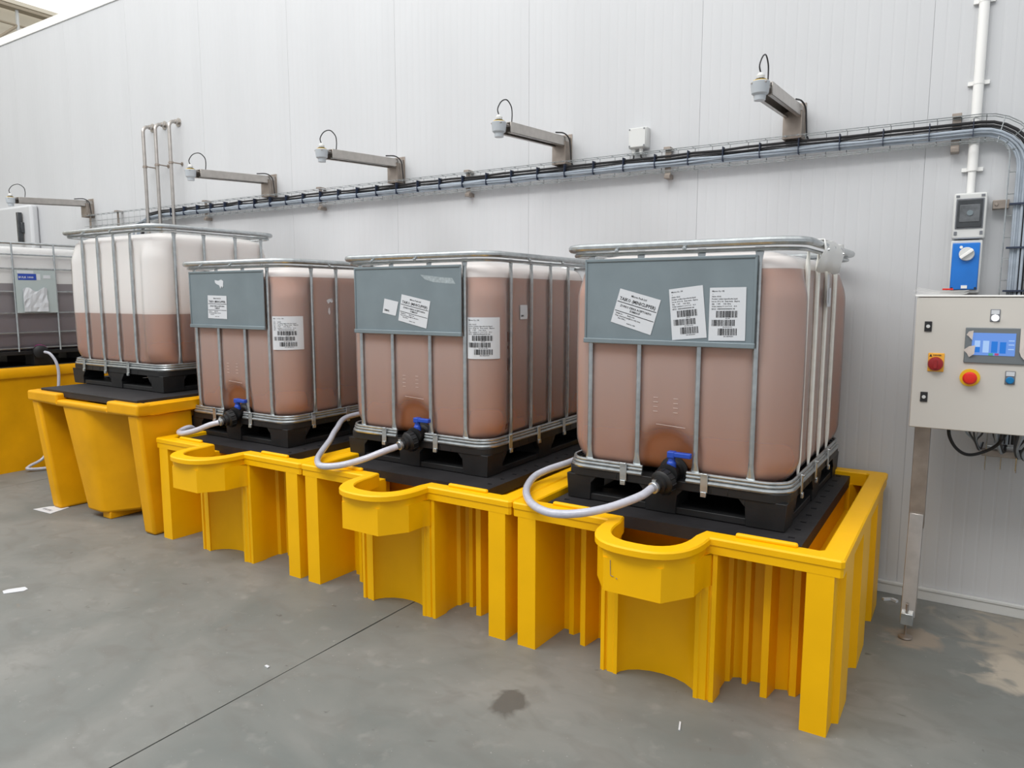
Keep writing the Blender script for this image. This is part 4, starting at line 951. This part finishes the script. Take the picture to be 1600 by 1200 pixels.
MB().box(1.689, 1.719, YF-.006, YF-.003, 1.241, 1.259).build('name_tag', 'paper', cb)
MB().lathe((1.704, YF-.004, 1.223), (0, -1, 0), [(.015, 0), (.015, .006), (.012, .009)], 20).build('blue_button', 'cyan', cb)
# touchscreen
sx0, sx1, sz0, sz1 = 1.533, 1.768, 1.290, 1.442
sc_ = MB().box(sx0, sx1, YF-.008, YF, sz0, sz1).build('screen_bezel', mat('grey_bezel', (.16, .18, .19), .3), cb, bevel=.003)
MB().box(sx0+.026, sx0+.180, YF-.0095, YF-.0075, sz0+.035, sz1-.022).build('screen_glass', 'scr', sc_)
z0_ = sz0+.035
def r_(name, a, b, c, e, m_): MB().box(sx0+a, sx0+b, YF-.0105, YF-.009, z0_+c, z0_+e).build(name, m_, sc_)
r_('tank_bar', .036, .056, .012, .035, 'scr_blue'); r_('tank_bar_empty', .036, .056, .035, .062, 'scr_light'); r_('tank_bar', .066, .088, .012, .062, 'scr_light'); r_('tank_bar', .096, .118, .012, .060, 'scr_blue'); r_('tank_bar', .126, .148, .010, .058, 'scr_blue')
r_('screen_button', .088, .104, .0, .010, 'scr_green'); r_('screen_button', .110, .124, .001, .010, 'scr_red')
for zz in (.062, .045, .026): r_('screen_text_line', .156, .176, zz, zz+.004, 'scr_light')
# protective film partly peeled off
def film(pts, y): 
    mb = MB(); n = len(pts); mb.add([(x, y-d, z) for x, z, d in pts]+[(x, y-d+.001, z) for x, z, d in pts], [tuple(range(n)), tuple(range(2*n-1, n-1, -1))]+[(i, (i+1) % n, n+(i+1) % n, n+i) for i in range(n)]); return mb.build('peeling_film', 'tape', sc_, smooth=False)
film([(1.727, 1.442, .0), (1.80, 1.443, .0), (1.80, 1.302, .0), (1.752, 1.305, .004), (1.735, 1.325, .007), (1.728, 1.345, .006)], YF-.0105)
film([(1.537, 1.410, .0), (1.545, 1.425, .004), (1.562, 1.430, .010), (1.560, 1.388, .010), (1.545, 1.405, .002)], YF-.0105)
film([(1.530, 1.345, .0), (1.550, 1.362, .004), (1.572, 1.367, .010), (1.570, 1.330, .010), (1.552, 1.315, .002), (1.544, 1.330, .001)], YF-.0105)
# stand
for lx in (1.392, 2.15):
    lg = MB().hexa([(lx-.030, YF+.10, .50), (lx+.034, YF+.10, .50), (lx+.034, YF+.16, .50), (lx-.030, YF+.16, .50), (lx-.030, YF+.10, .99), (lx+.034, YF+.10, .99), (lx+.034, YF+.16, .99), (lx-.030, YF+.16, .99)]).build('leg', 'steel_dark', cb, bevel=.002)
    MB().hexa([(lx-.032, YF-.0, .10), (lx+.028, YF-.0, .10), (lx+.028, YF+.10, .10), (lx-.032, YF+.10, .10), (lx-.028, YF+.085, .57), (lx+.030, YF+.085, .57), (lx+.030, YF+.20, .57), (lx-.028, YF+.20, .57)]).build('leg_brace', 'stainless', lg, bevel=.002)
    MB().box(lx-.030, lx+.022, YF-.045, YF+.04, .075, .13).build('foot_bracket', 'galv', lg, bevel=.003)
    MB().lathe((lx-.006, YF-.01, .004), (0, 0, 1), [(.030, 0), (.028, .008), (.010, .012), (.005, .014), (.005, .16)], 16).build('levelling_foot', 'steel_dark', lg)
# cables hanging under the cabinet
MB().tube(spline([(1.493, .92, .995), (1.50, .94, .93), (1.53, .98, .87), (1.575, 1.02, .838), (1.63, 1.04, .85), (1.69, 1.02, .90), (1.73, .98, .995)], 7), .0075, 8).build('thick_cable', 'rubber', cb)
mm = 0
for xa, xb, zb, rr in ((1.556, 1.600, .862, .004), (1.572, 1.602, .86, .004), (1.592, 1.604, .86, .004), (1.61, 1.606, .862, .004), (1.63, 1.608, .865, .004), (1.665, 1.690, .86, .005), (1.675, 1.694, .855, .008), (1.70, 1.70, .86, .008), (1.755, 1.762, .84, .009), (1.775, 1.766, .84, .009), (1.80, 1.77, .845, .005), (1.83, 1.785, .83, .005), (1.85, 1.79, .83, .005)):
    MB().tube(spline([(xa, .93, .995), ((xa*.8+xb*.2), .97, .95), (xb, 1.10, zb+.03), (xb+.02, 1.22, zb-.03), (xb+.03, 1.25, zb+.0)], 5), rr, 6).build('thin_cable', 'rubber' if mm % 3 else 'cable_grey', cb); mm += 1
# papers on top
pp = root('paper_stack', 'loose white papers with a red edge lying on top of the control cabinet', 'papers', (0, 0, 0))
for i in range(8):
    mb = MB(); n = 6; a = .006*(i % 4)
    vs = [(1.325+a+.19*k/n, YF+.01+.16*j, 1.5815+.0022*i+.016*max(0, 1-k/2.5)*(i/7)+.004*max(0, k/3-1)*(i/7)) for j in (0, 1) for k in range(n+1)]
    o = mb.add(vs, [(k, k+1, n+2+k, n+1+k) for k in range(n)]).build('sheet', 'white', pp); sd = o.modifiers.new('t', 'SOLIDIFY'); sd.thickness = .0012
MB().box(1.435, 1.475, YF+.008, YF+.06, 1.6015, 1.6085).build('red_marker', 'red', pp, bevel=.001)

# ------------------------------------------------------------------ floor litter
def litter(name, pts, label, m_='paper', th=.0015, txt=None):
    mb = MB(); mb.prism(pts, .001, .001+th); o = mb.build(name, m_, smooth=False); tag(o, label, 'litter'); return o
s = litter('paper_scrap', [(-4.245, -.44), (-4.02, -.425), (-4.07, -.27), (-4.14, -.265), (-4.22, -.34)], 'printed white paper scrap on the floor by the tall bund leg')
V, F = text_mesh([('KAUFH', 0, 0, .05, 'LEFT')]); MB().add([(-4.20+x*.7, -.40+z*.7, .003) for x, z in V], F).build('printed_text', 'ink_grey', s, smooth=False)
litter('plastic_strip', [(-2.745, -1.262), (-2.700, -1.275), (-2.650, -1.200), (-2.660, -1.175), (-2.705, -1.170), (-2.745, -1.235)], 'white rounded plastic strip on the open floor at left')
litter('plastic_scrap', [(1.25, 1.16), (1.30, 1.185), (1.325, 1.165), (1.315, 1.15), (1.29, 1.17), (1.26, 1.145)], 'crumpled white film scrap on the floor against the wall beside the cabinet leg', th=.012)
litter('wood_splinter', [(-.905, -1.03), (-.88, -1.035), (-.882, -1.022), (-.903, -1.02)], 'tiny pale chip beside the saw joint in the floor', th=.004)
litter('wood_splinter', [(.745, -.52), (.752, -.52), (.738, -.47), (.731, -.468)], 'thin pale splinter on the floor before the bund nearest the cabinet', th=.003)
